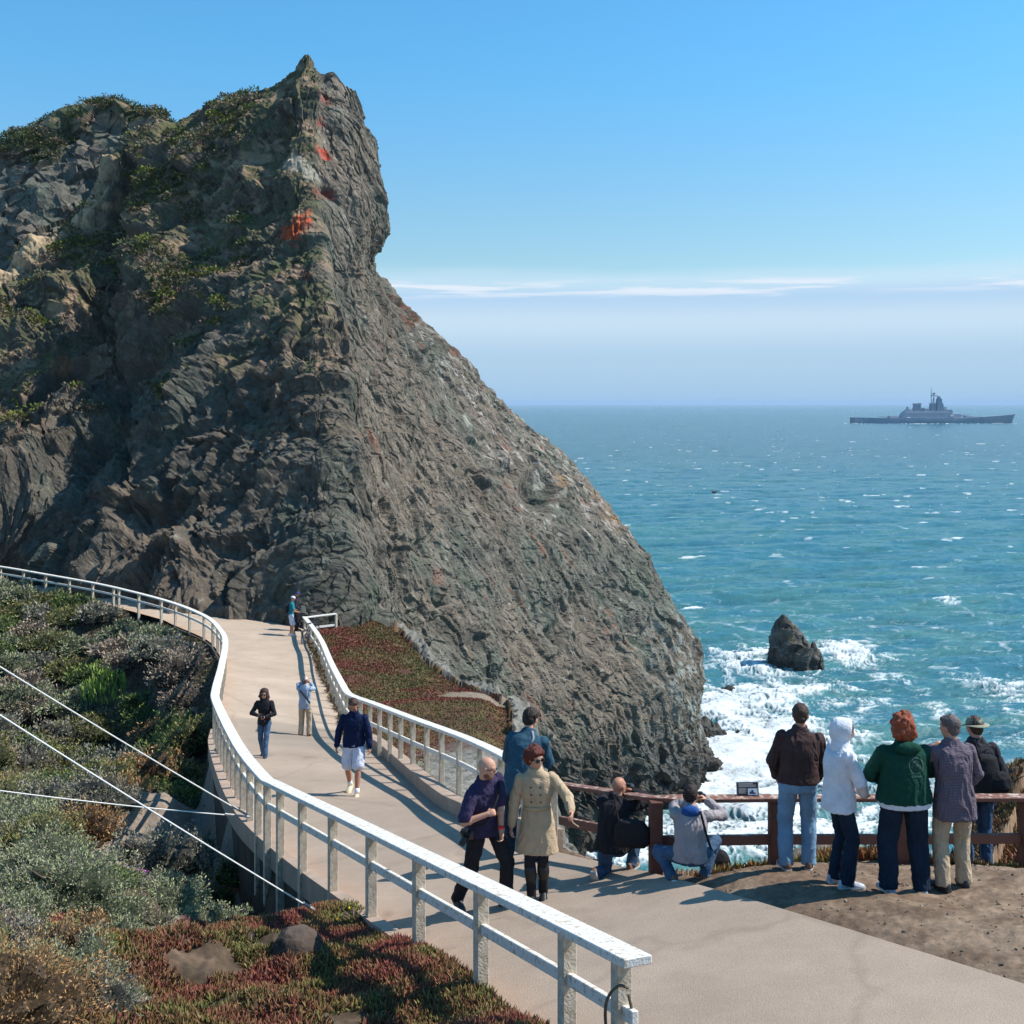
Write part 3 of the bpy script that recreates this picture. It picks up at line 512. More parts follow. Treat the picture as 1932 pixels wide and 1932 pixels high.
def build_sea():
    vs = np.concatenate([HZ + 31 * F / np.geomspace(60000, 6000, 10, endpoint=False), np.linspace(HZ + 31 * F / 6000, 1700, 900), np.linspace(1710, 2600, 40)])
    us = np.concatenate([np.linspace(-2500, 480, 40), np.linspace(490, 2150, 900), np.linspace(2170, 4600, 40)])
    Z = 31 * F / (vs - HZ); U, ZZ = np.meshgrid((us - 966) / F, Z); X = (U * ZZ).ravel(); Y = ZZ.ravel()
    xy = np.column_stack([X, Y, np.zeros(len(X))])
    ca, sa = math.cos(R(14)), math.sin(R(14)); A = X * ca + Y * sa; B = -X * sa + Y * ca        # swell direction
    q = np.column_stack([A * .035, B * .11, np.zeros(len(A))]); q2 = np.column_stack([A * .12, B * .34, np.ones(len(A))]); q3 = np.column_stack([A * .45, B * .95, np.ones(len(A)) * 5])
    fade = 1 / (1 + (Y / 260.) ** 2); fade1 = 1 / (1 + (Y / 900.) ** 2)
    w1 = fbm(q, 3); w2 = ridged(q2, 3); w3 = ridged(q3, 2)
    h = 1.25 * w1 * fade1 + .42 * w2 * fade1 + .10 * w3 * fade
    # foam: surf patches, lace and far whitecaps
    D = np.zeros(len(X))
    for u, v, ru, rv, a in FOAM:
        z = 31 * F / (v - HZ); x = (u - 966) / F * z; rx = ru / F * z; rz = rv * z * z / (F * 31); D = np.maximum(D, a * np.exp(-((X - x) / rx) ** 2 - ((Y - z) / rz) ** 2))
    D = D + .30 * np.exp(-((Y - 80) / 45) ** 2)
    wp = np.column_stack([fbm(xy * .22, 3), fbm(xy * .22 + 50, 3), np.zeros(len(X))]) * 2.6
    lace = 1 - np.abs(perlin((xy + wp) * np.array([.28, .34, 1]))) * 2.6 ; lace2 = 1 - np.abs(perlin((xy + wp) * .9 + 7)) * 2.4; lump = fbm((xy + wp) * .35, 4)
    lacen = .55 * lace + .45 * lace2
    lace3 = 1 - np.abs(perlin((xy + wp * .6) * 2.1 + 3)) * 2.4
    foam = sstep(.46, .84, D * .60 + .30 * lacen + .24 * lace3 + .45 * lump - .14 + .08 * w2)
    # near-sea streaks trail off the surf
    st = 1 - np.abs(perlin(np.column_stack([(X + wp[:, 0]) * .12, (Y + wp[:, 1]) * .30, X * 0 + 3]))) * 5
    foam = np.maximum(foam, .75 * sstep(.55, .95, st * .75 + .35 * lump) * sstep(260, 110, Y))
    cap = sstep(.47, .62, fbm(np.column_stack([A * .14, B * .17, X * 0 + 2]), 3) * .8 + .42 * w1 + .30 * (w2 - .2)) * sstep(95, 130, Y) * (1 - .8 * sstep(500, 1600, Y))
    cap2 = sstep(.46, .56, fbm(np.column_stack([A * .055, B * .035, X * 0 + 9]), 4)) * sstep(260, 420, Y) * .7 * (1 - .6 * sstep(900, 2500, Y))
    foam = np.clip(np.maximum(foam, np.maximum(cap, cap2)), 0, 1)
    h = h + .35 * foam * D
    gr = np.array([.046, .140, .142]); bl = np.array([.028, .120, .160]); dk = np.array([.016, .075, .095]); aq = np.array([.075, .185, .185])
    lowf = fbm(xy * np.array([.004, .02, 1]) + 3, 3)
    far = sstep(120, 900, Y)[:, None]
    C = gr + (bl - gr) * np.clip(sstep(-.25, .25, fbm(np.column_stack([A * .06, B * .2, X * 0 + 4]), 4) + .3 * lowf)[:, None] * .9, 0, 1)
    C = C + (dk - C) * (sstep(.05, .4, -w1) * .5)[:, None]; C = C + (aq - C) * (np.clip(D, 0, 1) * sstep(-.2, .5, lump) * .55)[:, None]
    C = C * (1.10 - .45 * far) * (1 + .22 * w2[:, None] * (1 - .4 * far))
    C = C + (np.array([.56, .60, .62]) * (.86 + .7 * lump + .22 * lacen + .20 * lace3)[:, None] - C) * (foam * .95)[:, None]
    me = mesh_np('sea', np.column_stack([X, Y, h]), grid_faces(len(vs), len(us))[:, ::-1], True)
    add_col(me, np.column_stack([np.clip(C, 0, .9), foam]))
    m = bpy.data.materials.new('sea_water'); m.use_nodes = True; nt = m.node_tree; n = nt.nodes; L = nt.links; b = n['Principled BSDF']
    at = n.new('ShaderNodeAttribute'); at.attribute_name = 'Col'; L.new(at.outputs['Color'], b.inputs['Base Color'])
    r = n.new('ShaderNodeMapRange'); r.inputs['To Min'].default_value = .22; r.inputs['To Max'].default_value = .9; L.new(at.outputs['Alpha'], r.inputs['Value']); L.new(r.outputs[0], b.inputs['Roughness'])
    b.inputs['IOR'].default_value = 1.33; b.inputs['Specular IOR Level'].default_value = .24
    tc = n.new('ShaderNodeTexCoord'); mp = n.new('ShaderNodeMapping'); mp.inputs['Scale'].default_value = (.8, 1.7, 1); mp.inputs['Rotation'].default_value = (0, 0, R(-14)); L.new(tc.outputs['Object'], mp.inputs[0])
    nz = n.new('ShaderNodeTexNoise'); nz.inputs['Scale'].default_value = 1.1; nz.inputs['Detail'].default_value = 7; nz.inputs['Roughness'].default_value = .62; L.new(mp.outputs[0], nz.inputs['Vector'])
    bp = n.new('ShaderNodeBump'); bp.inputs['Strength'].default_value = .9; bp.inputs['Distance'].default_value = .28; L.new(nz.outputs[0], bp.inputs['Height']); L.new(bp.outputs[0], b.inputs['Normal'])
    tag(link('sea', me, m), 'choppy teal sea with whitecaps and surf', kind='structure')
build_sea()

def build_haze():
    mb = MB(); x0, x1, y0, y1, z0, z1 = -40000, 40000, -60, 61000, -8, 95
    mb.box(((x0 + x1) / 2, (y0 + y1) / 2, (z0 + z1) / 2), x1 - x0, y1 - y0, z1 - z0)
    m = bpy.data.materials.new('sea_air'); m.use_nodes = True; nt = m.node_tree; nt.nodes.remove(nt.nodes['Principled BSDF'])
    v = nt.nodes.new('ShaderNodeVolumePrincipled'); v.inputs['Color'].default_value = (.55, .76, 1, 1); v.inputs['Density'].default_value = .00006
    nt.links.new(v.outputs[0], nt.nodes['Material Output'].inputs['Volume'])
    tag(mb.build('haze', m), 'thin sea haze over the bay', kind='stuff')
build_haze()

# ------------------------------------------------------------------ rocks standing in the water
def sea_rock(name, peaks, base, label, cat='rock', seed=0, ochre=True, res=110, fs=1.0):
    """peaks: list of (u, v_top, radius_px) bumps; base: (u, v at the waterline). A closed craggy solid."""
    z = 31 * F / (base[1] - HZ); s = F / z; V = []; Fq = []; C = []
    for (u, vt, rpx, lean) in peaks:
        cx = (u - 966) / s; top = CH - (vt - HZ) / s; r = rpx / s
        th = np.linspace(0, 2 * np.pi, res, endpoint=False); hh = np.linspace(0, 1, res)
        T, Hh = np.meshgrid(th, hh); prof = np.where(Hh < .93, (1 - Hh ** 1.5) ** .62 * .93 + .07, (1 - Hh) / .07 * .16 + .0)
        prof = (1 - Hh ** 1.5) ** .62
        x = np.cos(T) * prof * r + lean / s * Hh; y = np.sin(T) * prof * r * .85; zz = -2 + (top + 2) * Hh
        P = np.column_stack([(cx + x).ravel(), (z + y).ravel(), zz.ravel()]); Nn = np.column_stack([np.cos(T).ravel(), np.sin(T).ravel(), np.full(T.size, .25)])
        f1, r1 = facets(P * .55 * fs + seed, 1, .7, 21); f2, r2 = facets(P * 1.5 * fs + seed, 1, .6, 22)
        d = (.9 * f1 + .4 * f2) * min(1, r / 4) + .35 * ridged(P * .5 + seed, 3) * min(1, r / 4); P = P + Nn * (d * sstep(1.02, .8, Hh.ravel()))[:, None]
        b = sum(len(q) for q in V); V.append(P)
        i = np.arange(res - 1)[:, None] * res; j = np.arange(res)[None, :]; jn = (j + 1) % res
        Fq.append(np.stack([i + j, i + jn, i + res + jn, i + res + j], -1).reshape(-1, 4) + b)
        c = np.array([.085, .078, .068]) * (1 + .5 * (r1 - .5) + .5 * (r2 - .5))[:, None]
        if ochre:
            k = sstep(.05, .4, fbm(P * .5 + 9 + seed, 3)) * sstep(1.0, 4.0, P[:, 2]) * sstep(top, top * .4, P[:, 2]); c = c + (np.array([.20, .15, .05]) - c) * (k * .8)[:, None]
            c = c + (np.array([.24, .21, .18]) - c) * (sstep(.2, .45, fbm(P * 1.3 + seed, 3)) * .5)[:, None]
        c = c * np.where(P[:, 2] < 1.2, .6, 1)[:, None]; C.append(c)
    me = mesh_np(name, np.vstack(V), np.vstack(Fq)); add_col(me, np.clip(np.vstack(C), .01, 1))
    return tag(link(name, me, bpy.data.materials['rock_face']), label, cat)
sea_rock('sea_stack', [(1484, 1158, 36, -6), (1498, 1176, 40, -2), (1530, 1210, 27, 5), (1476, 1228, 36, 0), (1512, 1236, 40, 0)], (1500, 1262), 'tall pointed dark sea stack ringed by surf with a rounded knob on its right', seed=3)
sea_rock('rock', [(1376, 1292, 24, 0), (1364, 1296, 12, 0)], (1376, 1302), 'flat black rock awash in surf just right of the big headland', seed=5, ochre=False, res=60, fs=2)
sea_rock('rock', [(1366, 1322, 12, 0), (1378, 1326, 7, 0)], (1368, 1330), 'small dark rock poking from foam below the flat black rock', seed=8, ochre=False, res=50, fs=2)
sea_rock('rock', [(1762, 1331, 13, 0), (1772, 1334, 8, 0)], (1764, 1341), 'small dark rock in the waves above the red haired woman', seed=9, ochre=False, res=50, fs=2)
sea_rock('rock', [(1392, 1376, 16, 0), (1380, 1381, 12, 0)], (1386, 1396), 'grey rock half drowned in white surf at the foot of the headland', seed=12, ochre=False, res=50, fs=2)
sea_rock('rock', [(1330, 1350, 30, 0), (1352, 1362, 22, 0), (1312, 1340, 26, 0), (1366, 1376, 14, 0)], (1340, 1400), 'low grey ledge of rock running into surf from the headland', seed=14, ochre=False, res=70, fs=1.4)
sea_rock('rock', [(1438, 1548, 18, 0), (1460, 1552, 14, 0), (1450, 1544, 12, 0)], (1448, 1562), 'dark wet rock in foam seen between the brown fence rails', seed=15, ochre=False, res=50, fs=2)

# ------------------------------------------------------------------ grey warship far out
def build_ship():
    m_h = mat('ship_grey', (.25, .29, .35), .7, .1, .1, spec=.2); m_d = mat('ship_dark', (.15, .18, .22), .7, .1, .1, spec=.2); m_l = mat('ship_pale', (.42, .44, .46), .7, .1, .1)
    k = .188; X = lambda zx: (zx - 1155) * k; Zh = lambda zy: (460 - zy) * k
    root = empty('warship', W(1761, 798, 1980)); root.location.z = 0; root.rotation_euler.z = R(4)
    tag(root, 'grey battleship steaming right along the horizon', 'ship')
    secs = [(425, 411, 11, 5), (445, 410, 13, 12), (520, 412, 14, 14), (700, 415, 16, 16), (1000, 416, 16.5, 16.5), (1300, 414, 15, 15), (1500, 410, 10, 11), (1650, 402, 5.5, 8), (1780, 393, 2.2, 5.5), (1850, 388, .7, 3.5), (1885, 384, .3, 1.0)]
    rings = []
    for i, (x, y, bw, bd) in enumerate(secs):
        xb = X(x) + (3 if i == 0 else (-6.5 if i == len(secs) - 1 else (-3.5 if i == len(secs) - 2 else 0))); xt = X(x); h = Zh(y)
        rings.append([(xb, -bw, -3), (xb * .6 + xt * .4, -(bw + bd) / 2 - .4, h * .5), (xt, -bd, h), (xt, bd, h), (xb * .6 + xt * .4, (bw + bd) / 2 + .4, h * .5), (xb, bw, -3)])
    MB().ring_loft(rings).build('hull', m_h, root)
    def blk(name, x0, x1, y0, y1, w, m=m_h, taper=.9):
        cx0, cx1, z0, z1 = X(x0), X(x1), Zh(y0), Zh(y1); a = (cx1 - cx0) * (1 - taper) / 2
        return MB().ring_loft([[(cx0, -w / 2, z0), (cx1, -w / 2, z0), (cx1, w / 2, z0), (cx0, w / 2, z0)], [(cx0 + a, -w / 2 * taper, z1), (cx1 - a, -w / 2 * taper, z1), (cx1 - a, w / 2 * taper, z1), (cx0 + a, w / 2 * taper, z1)]]).build(name, m, root)
    blk('deckhouse', 860, 1325, 418, 372, 20); blk('deckhouse', 885, 1290, 372, 355, 15); blk('deckhouse', 1060, 1110, 356, 336, 12)
    for (x0, x1, y, dr) in ((755, 835, 398, -1), (1325, 1392, 383, 1), (1425, 1508, 399, 1)):
        t = blk('gun_turret', x0, x1, 420, y, 13, m_h, .82)
        mb = MB(); xe = X(x1 if dr > 0 else x0)
        for q in (-2.6, 0, 2.6): mb.tube([(xe - dr * 3, q, Zh(y) - 2.2), (xe + dr * 15, q, Zh(y) - 1.2)], [.75, .45], 6)
        g = mb.build('gun_barrels', m_d, root); g.parent = t
    blk('funnel', 978, 1040, 357, 300, 9, m_h, .86); blk('funnel_cap', 976, 1046, 299.5, 292, 9.5, m_d)
    blk('funnel', 1124, 1172, 357, 290, 9, m_h, .85)
    blk('conning_tower', 1176, 1240, 357, 292, 11, m_h, .8); blk('tower', 1184, 1226, 292, 250, 8, m_h, .85); blk('tower', 1192, 1214, 250, 230, 6, m_h, .8)
    blk('bridge_wing', 1236, 1312, 371, 346, 14); blk('bridge_wing', 1240, 1268, 346, 322, 8, m_h, .7); blk('director', 905, 945, 356, 342, 6); blk('director', 917, 932, 342, 318, 3.4, m_h, .6); blk('director', 1052, 1082, 357, 330, 6, m_h, .7)
    mb = MB(); mb.tube([(X(1136), 0, Zh(300)), (X(1136), 0, Zh(152))], [.7, .35], 5); mb.tube([(X(1160), 0, Zh(292)), (X(1160), 0, Zh(198))], [.9, .5], 5); mb.tube([(X(1146), 0, Zh(292)), (X(1160), 0, Zh(228))], .5, 4)
    mb.tube([(X(1130), 0, Zh(224)), (X(1194), 0, Zh(226))], .7, 5); mb.tube([(X(1150), -5, Zh(212)), (X(1150), 5, Zh(212))], .45, 4); mb.box((X(1160), 0, Zh(206)), 3, 4, 2); mb.build('mast', m_d, root)
    mb = MB(); mb.tube([(X(1002), 0, Zh(294)), (X(1042), 0, Zh(290))], .6, 4); mb.build('crane', m_d, root); MB().tube([(X(955), 0, Zh(357)), (X(968), 0, Zh(335))], .5, 4).build('crane', m_d, root)
    blk('boat', 1280, 1316, 404, 386, 21.5, m_l); blk('boat', 900, 930, 414, 406, 21, m_l)  # pale blocks stand in for bright highlights on the ship's side
build_ship()

# ------------------------------------------------------------------ railings
m_white = mat('white_paint', (.70, .675, .62), .65, .1, 22, .4, 60, spec=.25, dark=(.46, .37, .27), detail=10)
m_white.node_tree.nodes['Color Ramp'].color_ramp.elements[0].position = .54; m_white.node_tree.nodes['Color Ramp'].color_ramp.elements[1].position = .66
m_post = mat('weathered_post', (.66, .58, .46), .75, .1, 14, .4, 50, spec=.2, dark=(.42, .34, .25))
m_brown = mat('brown_stain', (.15, .068, .05), .75, .1, 9, .35, 50, spec=.25, dark=(.12, .045, .032))
def topwear():
    m = mat('worn_brown_rail', (.19, .085, .062), .7, .1, 14, .35, 50, spec=.25, dark=(.50, .42, .35)); r = m.node_tree.nodes['Color Ramp'].color_ramp
    r.elements[0].position = .50; r.elements[1].position = .66
    nt = m.node_tree; g = nt.nodes.new('ShaderNodeNewGeometry'); sp = nt.nodes.new('ShaderNodeSeparateXYZ'); nt.links.new(g.outputs['Normal'], sp.inputs[0]); mr = nt.nodes.new('ShaderNodeMapRange'); mr.inputs['From Min'].default_value = .6; mr.inputs['From Max'].default_value = .9
    nt.links.new(sp.outputs[2], mr.inputs['Value']); mu = nt.nodes.new('ShaderNodeMath'); mu.operation = 'MULTIPLY'; nt.links.new(mr.outputs[0], mu.inputs[0]); nt.links.new(nt.nodes['Color Ramp'].outputs[0], mu.inputs[1]); nt.links.new(mu.outputs[0], nt.nodes['Mix'].inputs[0]); return m
m_brtop = topwear()
def poly_u(pts): return [W(*p) for p in pts]
def rail_strip(name, Q, s, a, b, off, dz, w, h, m, parent, step=.35, joints=None, bevel=.006):
    xs = list(np.arange(a, b, step)) + [b]; mb = MB(); js = joints or []
    def ring(x):
        x0, x1 = max(s[0], x - .04), min(s[-1], x + .04); p = at_s(Q, s, x); q = at_s(Q, s, x1) - at_s(Q, s, x0); t = Vector((q[0], q[1], 0)).normalized(); n = Vector((t.y, -t.x, 0)); c = Vector(p) + n * off + Vector((0, 0, dz))
        return [c - n * w / 2, c + n * w / 2, c + n * w / 2 - Vector((0, 0, h)), c - n * w / 2 - Vector((0, 0, h))]
    cuts = [a] + [j for j in js if a < j < b] + [b]
    for c0, c1 in zip(cuts[:-1], cuts[1:]):
        xx = [c0 + .002] + [x for x in xs if c0 + .05 < x < c1 - .05] + [c1 - .002]; mb.ring_loft([ring(x) for x in xx])
    o = mb.build(name, m, parent)
    if bevel: mo = o.modifiers.new('bevel', 'BEVEL'); mo.width = bevel; mo.segments = 1; mo.limit_method = 'ANGLE'
    return o
def fence(name, pts, posts_u, dense, label, cat, m_top, m_pst, post_w=.11, rail_w=.21, rail_h=.05, drop=1.25, low=.34, low_h=.10, low_w=.05, post_off=0., joints=(), extra=lambda y: 0., low_off=0.):
    P = np.array(poly_u(pts)); t = np.linspace(0, len(P) - 1, 3000); Q = catmull(P, t); s = np.concatenate([[0], np.cumsum(np.linalg.norm(np.diff(Q[:, :2], axis=0), axis=1))])
    p0 = at_s(Q, s, 0); root = empty(name, (0, 0, 0)); tag(root, label, cat)
    uu = 966 + F * Q[:, 0] / Q[:, 1]; ps = []
    for u, ylo, yhi in posts_u:
        k = np.where((Q[:, 1] >= ylo) & (Q[:, 1] <= yhi))[0]
        if len(k): ps.append(s[k[np.argmin(abs(uu[k] - u))]])
    for y0, y1, st in dense:
        k = np.where((Q[:, 1] >= y0) & (Q[:, 1] <= y1))[0]; ps += list(np.arange(s[k].min(), s[k].max(), st))
    ps = sorted(ps)
    top = rail_strip('top_rail', Q, s, s[0], s[-1], 0, 0, rail_w, rail_h, m_top, root, joints=[ps[i] for i in range(0, len(ps), 2)][1:] if joints == 'auto' else list(joints))
    rail_strip('lower_rail', Q, s, s[0] + .04, s[-1], low_off, -rail_h - low, low_w, low_h, m_top, root)
    for x in ps:
        p = at_s(Q, s, x); q = at_s(Q, s, min(x + .05, s[-1])) - at_s(Q, s, max(0, x - .05)); rz = math.atan2(q[1], q[0]); n = Vector((math.sin(rz), -math.cos(rz), 0)); d = drop + extra(p[1])
        mb = MB(); mb.box((0, 0, -d / 2), post_w, post_w, d); o = mb.build('post', m_pst, root); o.location = Vector(p) + n * post_off + Vector((0, 0, -rail_h - .001)); o.rotation_euler.z = rz
        mo = o.modifiers.new('bevel', 'BEVEL'); mo.width = .006; mo.segments = 1
    return root, Q, s
LF = [(1204, 1806, 7.95), (1030, 1721, 9.4), (800, 1611, 12.1), (640, 1534, 15.1), (520, 1477, 18.45), (497, 1463, 19.3), (449, 1403, 22.3), (409, 1324, 28), (407, 1299, 31), (418, 1254, 37), (425, 1210, 44), (416, 1188, 48), (388, 1162, 52), (325, 1136, 56), (240, 1113, 59.7), (177, 1099, 62), (88, 1083, 64.6), (0, 1068, 67), (-120, 1052, 70), (-300, 1030, 74)]
def ext_left(y):
    return .12 if y < 12 else (.12 + 1.5 * min(1, (y - 12) / 6) if y < 30 else (1.2 - .9 * min(1, (y - 30) / 20)))
LR, LQ, Ls = fence('white_railing', LF, [(u, 0, 18.9) for u in (1172, 1070, 908, 790, 700, 628, 571, 529)] + [(u, 50, 75) for u in (402, 385, 358, 331, 304, 262, 224, 214, 175, 131, 86, 44, 1, -42, -85)],
      [(18.95, 33, .9), (33.5, 51, 1.6)], 'long white timber railing curving along the left edge of the path above the scrub', 'railing', m_white, m_post, rail_w=.205, rail_h=.062, drop=1.0, low=.30, low_h=.095, joints='auto', extra=ext_left)
RF = [(1047, 1474, 16.4), (990, 1444, 17.9), (926, 1411, 19.8), (868, 1386, 22.2), (780, 1354, 25.2), (708, 1327, 28.6), (668, 1313, 31.6), (655, 1305, 33.1), (646, 1290, 35.2), (625, 1250, 41.5), (610, 1215, 47), (600, 1197, 50.3), (588, 1180, 53), (574, 1163, 56.8)]
fence('white_railing', RF, [(u, 15, 33.2) for u in (1044, 990, 945, 905, 866, 833, 805, 779, 756, 736, 716, 698, 680, 665)], [(33.4, 56.8, 1.7)],
      'white timber railing on the right of the path beside the red ice plant', 'railing', m_white, m_post, rail_w=.20, rail_h=.06, post_w=.09, drop=1.12, low=.42, low_h=.09, joints='auto')
BF = [(1052, 1476, 16.1), (1140, 1489, 15.0), (1226, 1502, 13.85), (1244, 1503, 13.75), (1350, 1503, 13.8), (1463, 1502, 13.9), (1700, 1502, 14.0), (1932, 1501, 14.1), (2150, 1501, 14.3), (2500, 1501, 14.6)]
fence('brown_fence', BF, [(u, 13, 15) for u in (1237, 1463, 1700, 1937, 2170, 2400)], [], 'low rust brown timber fence that the onlookers stand against, above the surf', 'fence', m_brtop, m_brown, post_w=.14, rail_w=.17, rail_h=.045, drop=.95, low=.40, low_h=.11, low_w=.06, low_off=-.02)
XF = [(577, 1164, 56.6), (600, 1161, 57.0), (634, 1157, 57.6)]
fence('white_railing', XF, [(634, 50, 60)], [], 'short white railing closing the far end of the path at the rock', 'railing', m_white, m_post, drop=1.2, low=.45, rail_w=.2)

def build_small():
    # picture panel standing on the brown rail
    root = empty('sign', W(1411, 1502.5, 13.87)); tag(root, 'small dark information panel with a picture standing on the brown fence rail', 'sign'); root.rotation_euler.z = R(2)
    md = mat('panel_dark', (.035, .033, .04), .5, .1, 30); mf = mat('panel_frame', (.30, .28, .27), .6, .1, 30); mw = mat('panel_text', (.55, .55, .55), .6, .1, 40); mp = mat('panel_photo', (.62, .70, .80), .5, .25, 22); mk = mat('panel_shape', (.05, .06, .09), .6, .2, 30)
    tilt = Matrix.Rotation(R(-14), 3, 'X')
    def pl(name, x, z, w, h, y, m, t=.004, rot=0.0):
        mb = MB(); mb.box((0, 0, 0), w, t, h, rot=Matrix.Rotation(rot, 3, 'Y')); o = mb.build(name, m, root); o.location = tilt @ Vector((x, y, z)); o.rotation_euler.x = R(-14); return o
    pl('frame', 0, .078, .252, .160, .0, mf, .014); pl('board', 0, .079, .236, .145, -.009, md, .006)
    mb = MB()
    for k, (x0, x1, z) in enumerate([(-.105, .06, .137), (-.105, .10, .124), (-.105, .09, .114), (-.105, .10, .104), (-.105, -.02, .086), (-.105, -.012, .076), (-.105, -.03, .066), (-.105, -.015, .056), (-.105, -.04, .046), (-.105, -.02, .036)]): mb.box(((x0 + x1) / 2, 0, z), x1 - x0, .002, .0042 if k else .008)
    o = mb.build('text', mw, root); o.location = tilt @ Vector((0, -.0135, 0)); o.rotation_euler.x = R(-14)
    pl('picture', .055, .050, .110, .072, -.0135, mp, .003)
    mb = MB(); mb.box((.045, 0, .040), .05, .002, .022).box((.052, 0, .060), .022, .002, .02).box((.075, 0, .034), .03, .002, .012); o = mb.build('picture_shape', mk, root); o.location = tilt @ Vector((0, -.0162, 0)); o.rotation_euler.x = R(-14)
    # guy wires on the left slope
    mw = mat('wire_white', (.72, .70, .66), .6, .06, 20); md = mat('wire_fitting', (.35, .34, .33), .5, .1, 20)
    def wire(label, a, b, sag, r=.0095, mids=None):
        a, b = WV(*a), WV(*b); pts = [a.lerp(b, k / 16) - Vector((0, 0, sag * 4 * (k / 16) * (1 - k / 16))) for k in range(17)]
        root = MB().tube(pts, r, 6).build('guy_wire', mw); tag(root, label, 'wire')
        d = (b - a).normalized(); MB().tube([b - d * .42, b - d * .10], r * 2.0, 6).build('turnbuckle', md, root); MB().tube([b - d * .08, b], r * 2.2, 6).build('clamp', md, root); return root
    wire('highest white guy wire slanting down to the white railing from the upper left', (-160, 1158, 15.0), (470, 1540, 18.9), .03)
    wire('longest white guy wire running down into the red ice plant beside the railing', (-160, 1246, 13.0), (624, 1736, 14.6), .03)
    wire('nearly level white guy wire crossing behind the long one to the railing', (-160, 1470, 16.0), (470, 1541, 18.85), .04)
    # loop of cable at the near post of the left railing
    c = WV(1166, 1880, 8.15); mr = mat('cable', (.10, .085, .06), .8, .2, 40)
    pts = [Vector((c.x + dx, c.y + dy, c.z + dz)) for dx, dy, dz in ((.06, -.09, .10), (.0, -.10, .12), (-.06, -.07, .05), (-.085, -.03, -.06), (-.08, .0, -.2), (-.05, -.05, -.34), (0, -.09, -.42), (.05, -.10, -.36), (.075, -.10, -.2), (.08, -.10, -.04), (.06, -.1, .06))]
    Q = catmull(np.array(pts), np.linspace(0, len(pts) - 1, 50)); tag(MB().tube([tuple(q) for q in Q], .011, 6).build('cable_loop', mr), 'dark loop of cable hanging from the nearest post of the white railing', 'cable')
build_small()
def bird():
    m = mat('bird_dark', (.04, .035, .035), .8); root = empty('bird', W(1347, 929, 120), R(35)); tag(root, 'small dark seabird gliding over the open water', 'bird')
    MB().ball((0, 0, 0), .12, 12, 8, (2.6, .9, .8)).tube([(.28, 0, .02), (.42, 0, .0)], [.05, .02], 6).build('body', m, root, True)
    for sy in (-1, 1): MB().ring_loft([[(.10, 0, .03), (-.10, 0, .03), (-.10, 0, .05), (.12, 0, .05)], [(.12, sy * .35, .16), (-.06, sy * .35, .15), (-.06, sy * .35, .17), (.12, sy * .35, .18)], [(-.05, sy * .75, .05), (-.12, sy * .75, .05), (-.12, sy * .75, .06), (-.05, sy * .75, .06)]]).build('wing', m, root)
bird()
# ------------------------------------------------------------------ vegetation
def leaf_mesh(name, P, L, Wd, D, Cc, core=None):
    """one folded leaf (two triangles sharing a bent quad) per row: P base, D direction, L length, Wd width, Cc colour"""
    n = len(P); rs = np.random.RandomState(n % 9999)
    D = D / (np.linalg.norm(D, axis=1)[:, None] + 1e-9); r = rs.normal(size=(n, 3)); S = np.cross(D, r); S /= np.linalg.norm(S, axis=1)[:, None] + 1e-9
    L = np.broadcast_to(L, n)[:, None]; Wd = np.broadcast_to(Wd, n)[:, None]
    v0 = P - D * L * .1; v1 = P + D * L * .5 + S * Wd * .5; v2 = P + D * L; v3 = P + D * L * .5 - S * Wd * .5
    V = np.stack([v0, v1, v2, v3], 1).reshape(-1, 3); i = np.arange(n)[:, None] * 4; Fq = np.hstack([i, i + 1, i + 2, i + 3]); CC = np.repeat(Cc, 4, axis=0)
    if core:
        for cv, cf, cc in core: Fq = Fq if 0 else Fq
        off = len(V) + np.cumsum([0] + [len(c[0]) for c in core[:-1]]); V = np.vstack([V] + [c[0] for c in core]); Fq = np.vstack([Fq] + [c[1] + o for c, o in zip(core, off)]); CC = np.vstack([CC] + [c[2] for c in core])
    me = mesh_np(name, V, Fq); add_col(me, np.clip(CC, .004, .9)); return me
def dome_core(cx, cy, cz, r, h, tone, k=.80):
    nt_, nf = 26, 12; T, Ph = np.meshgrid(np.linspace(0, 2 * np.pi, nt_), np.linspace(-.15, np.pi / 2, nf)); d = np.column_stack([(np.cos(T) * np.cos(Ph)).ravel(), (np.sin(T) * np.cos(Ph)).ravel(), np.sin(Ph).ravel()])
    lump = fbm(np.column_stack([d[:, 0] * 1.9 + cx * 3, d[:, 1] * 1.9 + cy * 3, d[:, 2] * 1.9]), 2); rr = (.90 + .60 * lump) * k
    V = np.column_stack([cx + d[:, 0] * r * rr, cy + d[:, 1] * r * rr, cz + d[:, 2] * h * rr - .08]); c = np.tile(np.array(TONES[tone][2]) * .38, (len(V), 1)) * (1 + .3 * lump)[:, None]  # core colour darkened to stand for the shade inside the bush
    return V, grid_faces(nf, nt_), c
def leaf_material(name, trans=.25):
    m = bpy.data.materials.new(name); m.use_nodes = True; nt = m.node_tree; n = nt.nodes; Lk = nt.links; b = n['Principled BSDF']; b.inputs['Roughness'].default_value = .65; b.inputs['Specular IOR Level'].default_value = .25
    at = n.new('ShaderNodeAttribute'); at.attribute_name = 'Col'; Lk.new(at.outputs['Color'], b.inputs['Base Color'])
    if trans:
        t = n.new('ShaderNodeBsdfTranslucent'); Lk.new(at.outputs['Color'], t.inputs[0]); mx = n.new('ShaderNodeMixShader'); mx.inputs[0].default_value = trans
        Lk.new(b.outputs[0], mx.inputs[1]); Lk.new(t.outputs[0], mx.inputs[2]); Lk.new(mx.outputs[0], n['Material Output'].inputs['Surface'])
    return m
m_leaf = leaf_material('scrub_leaf', .12)
RS = np.random.RandomState(42)
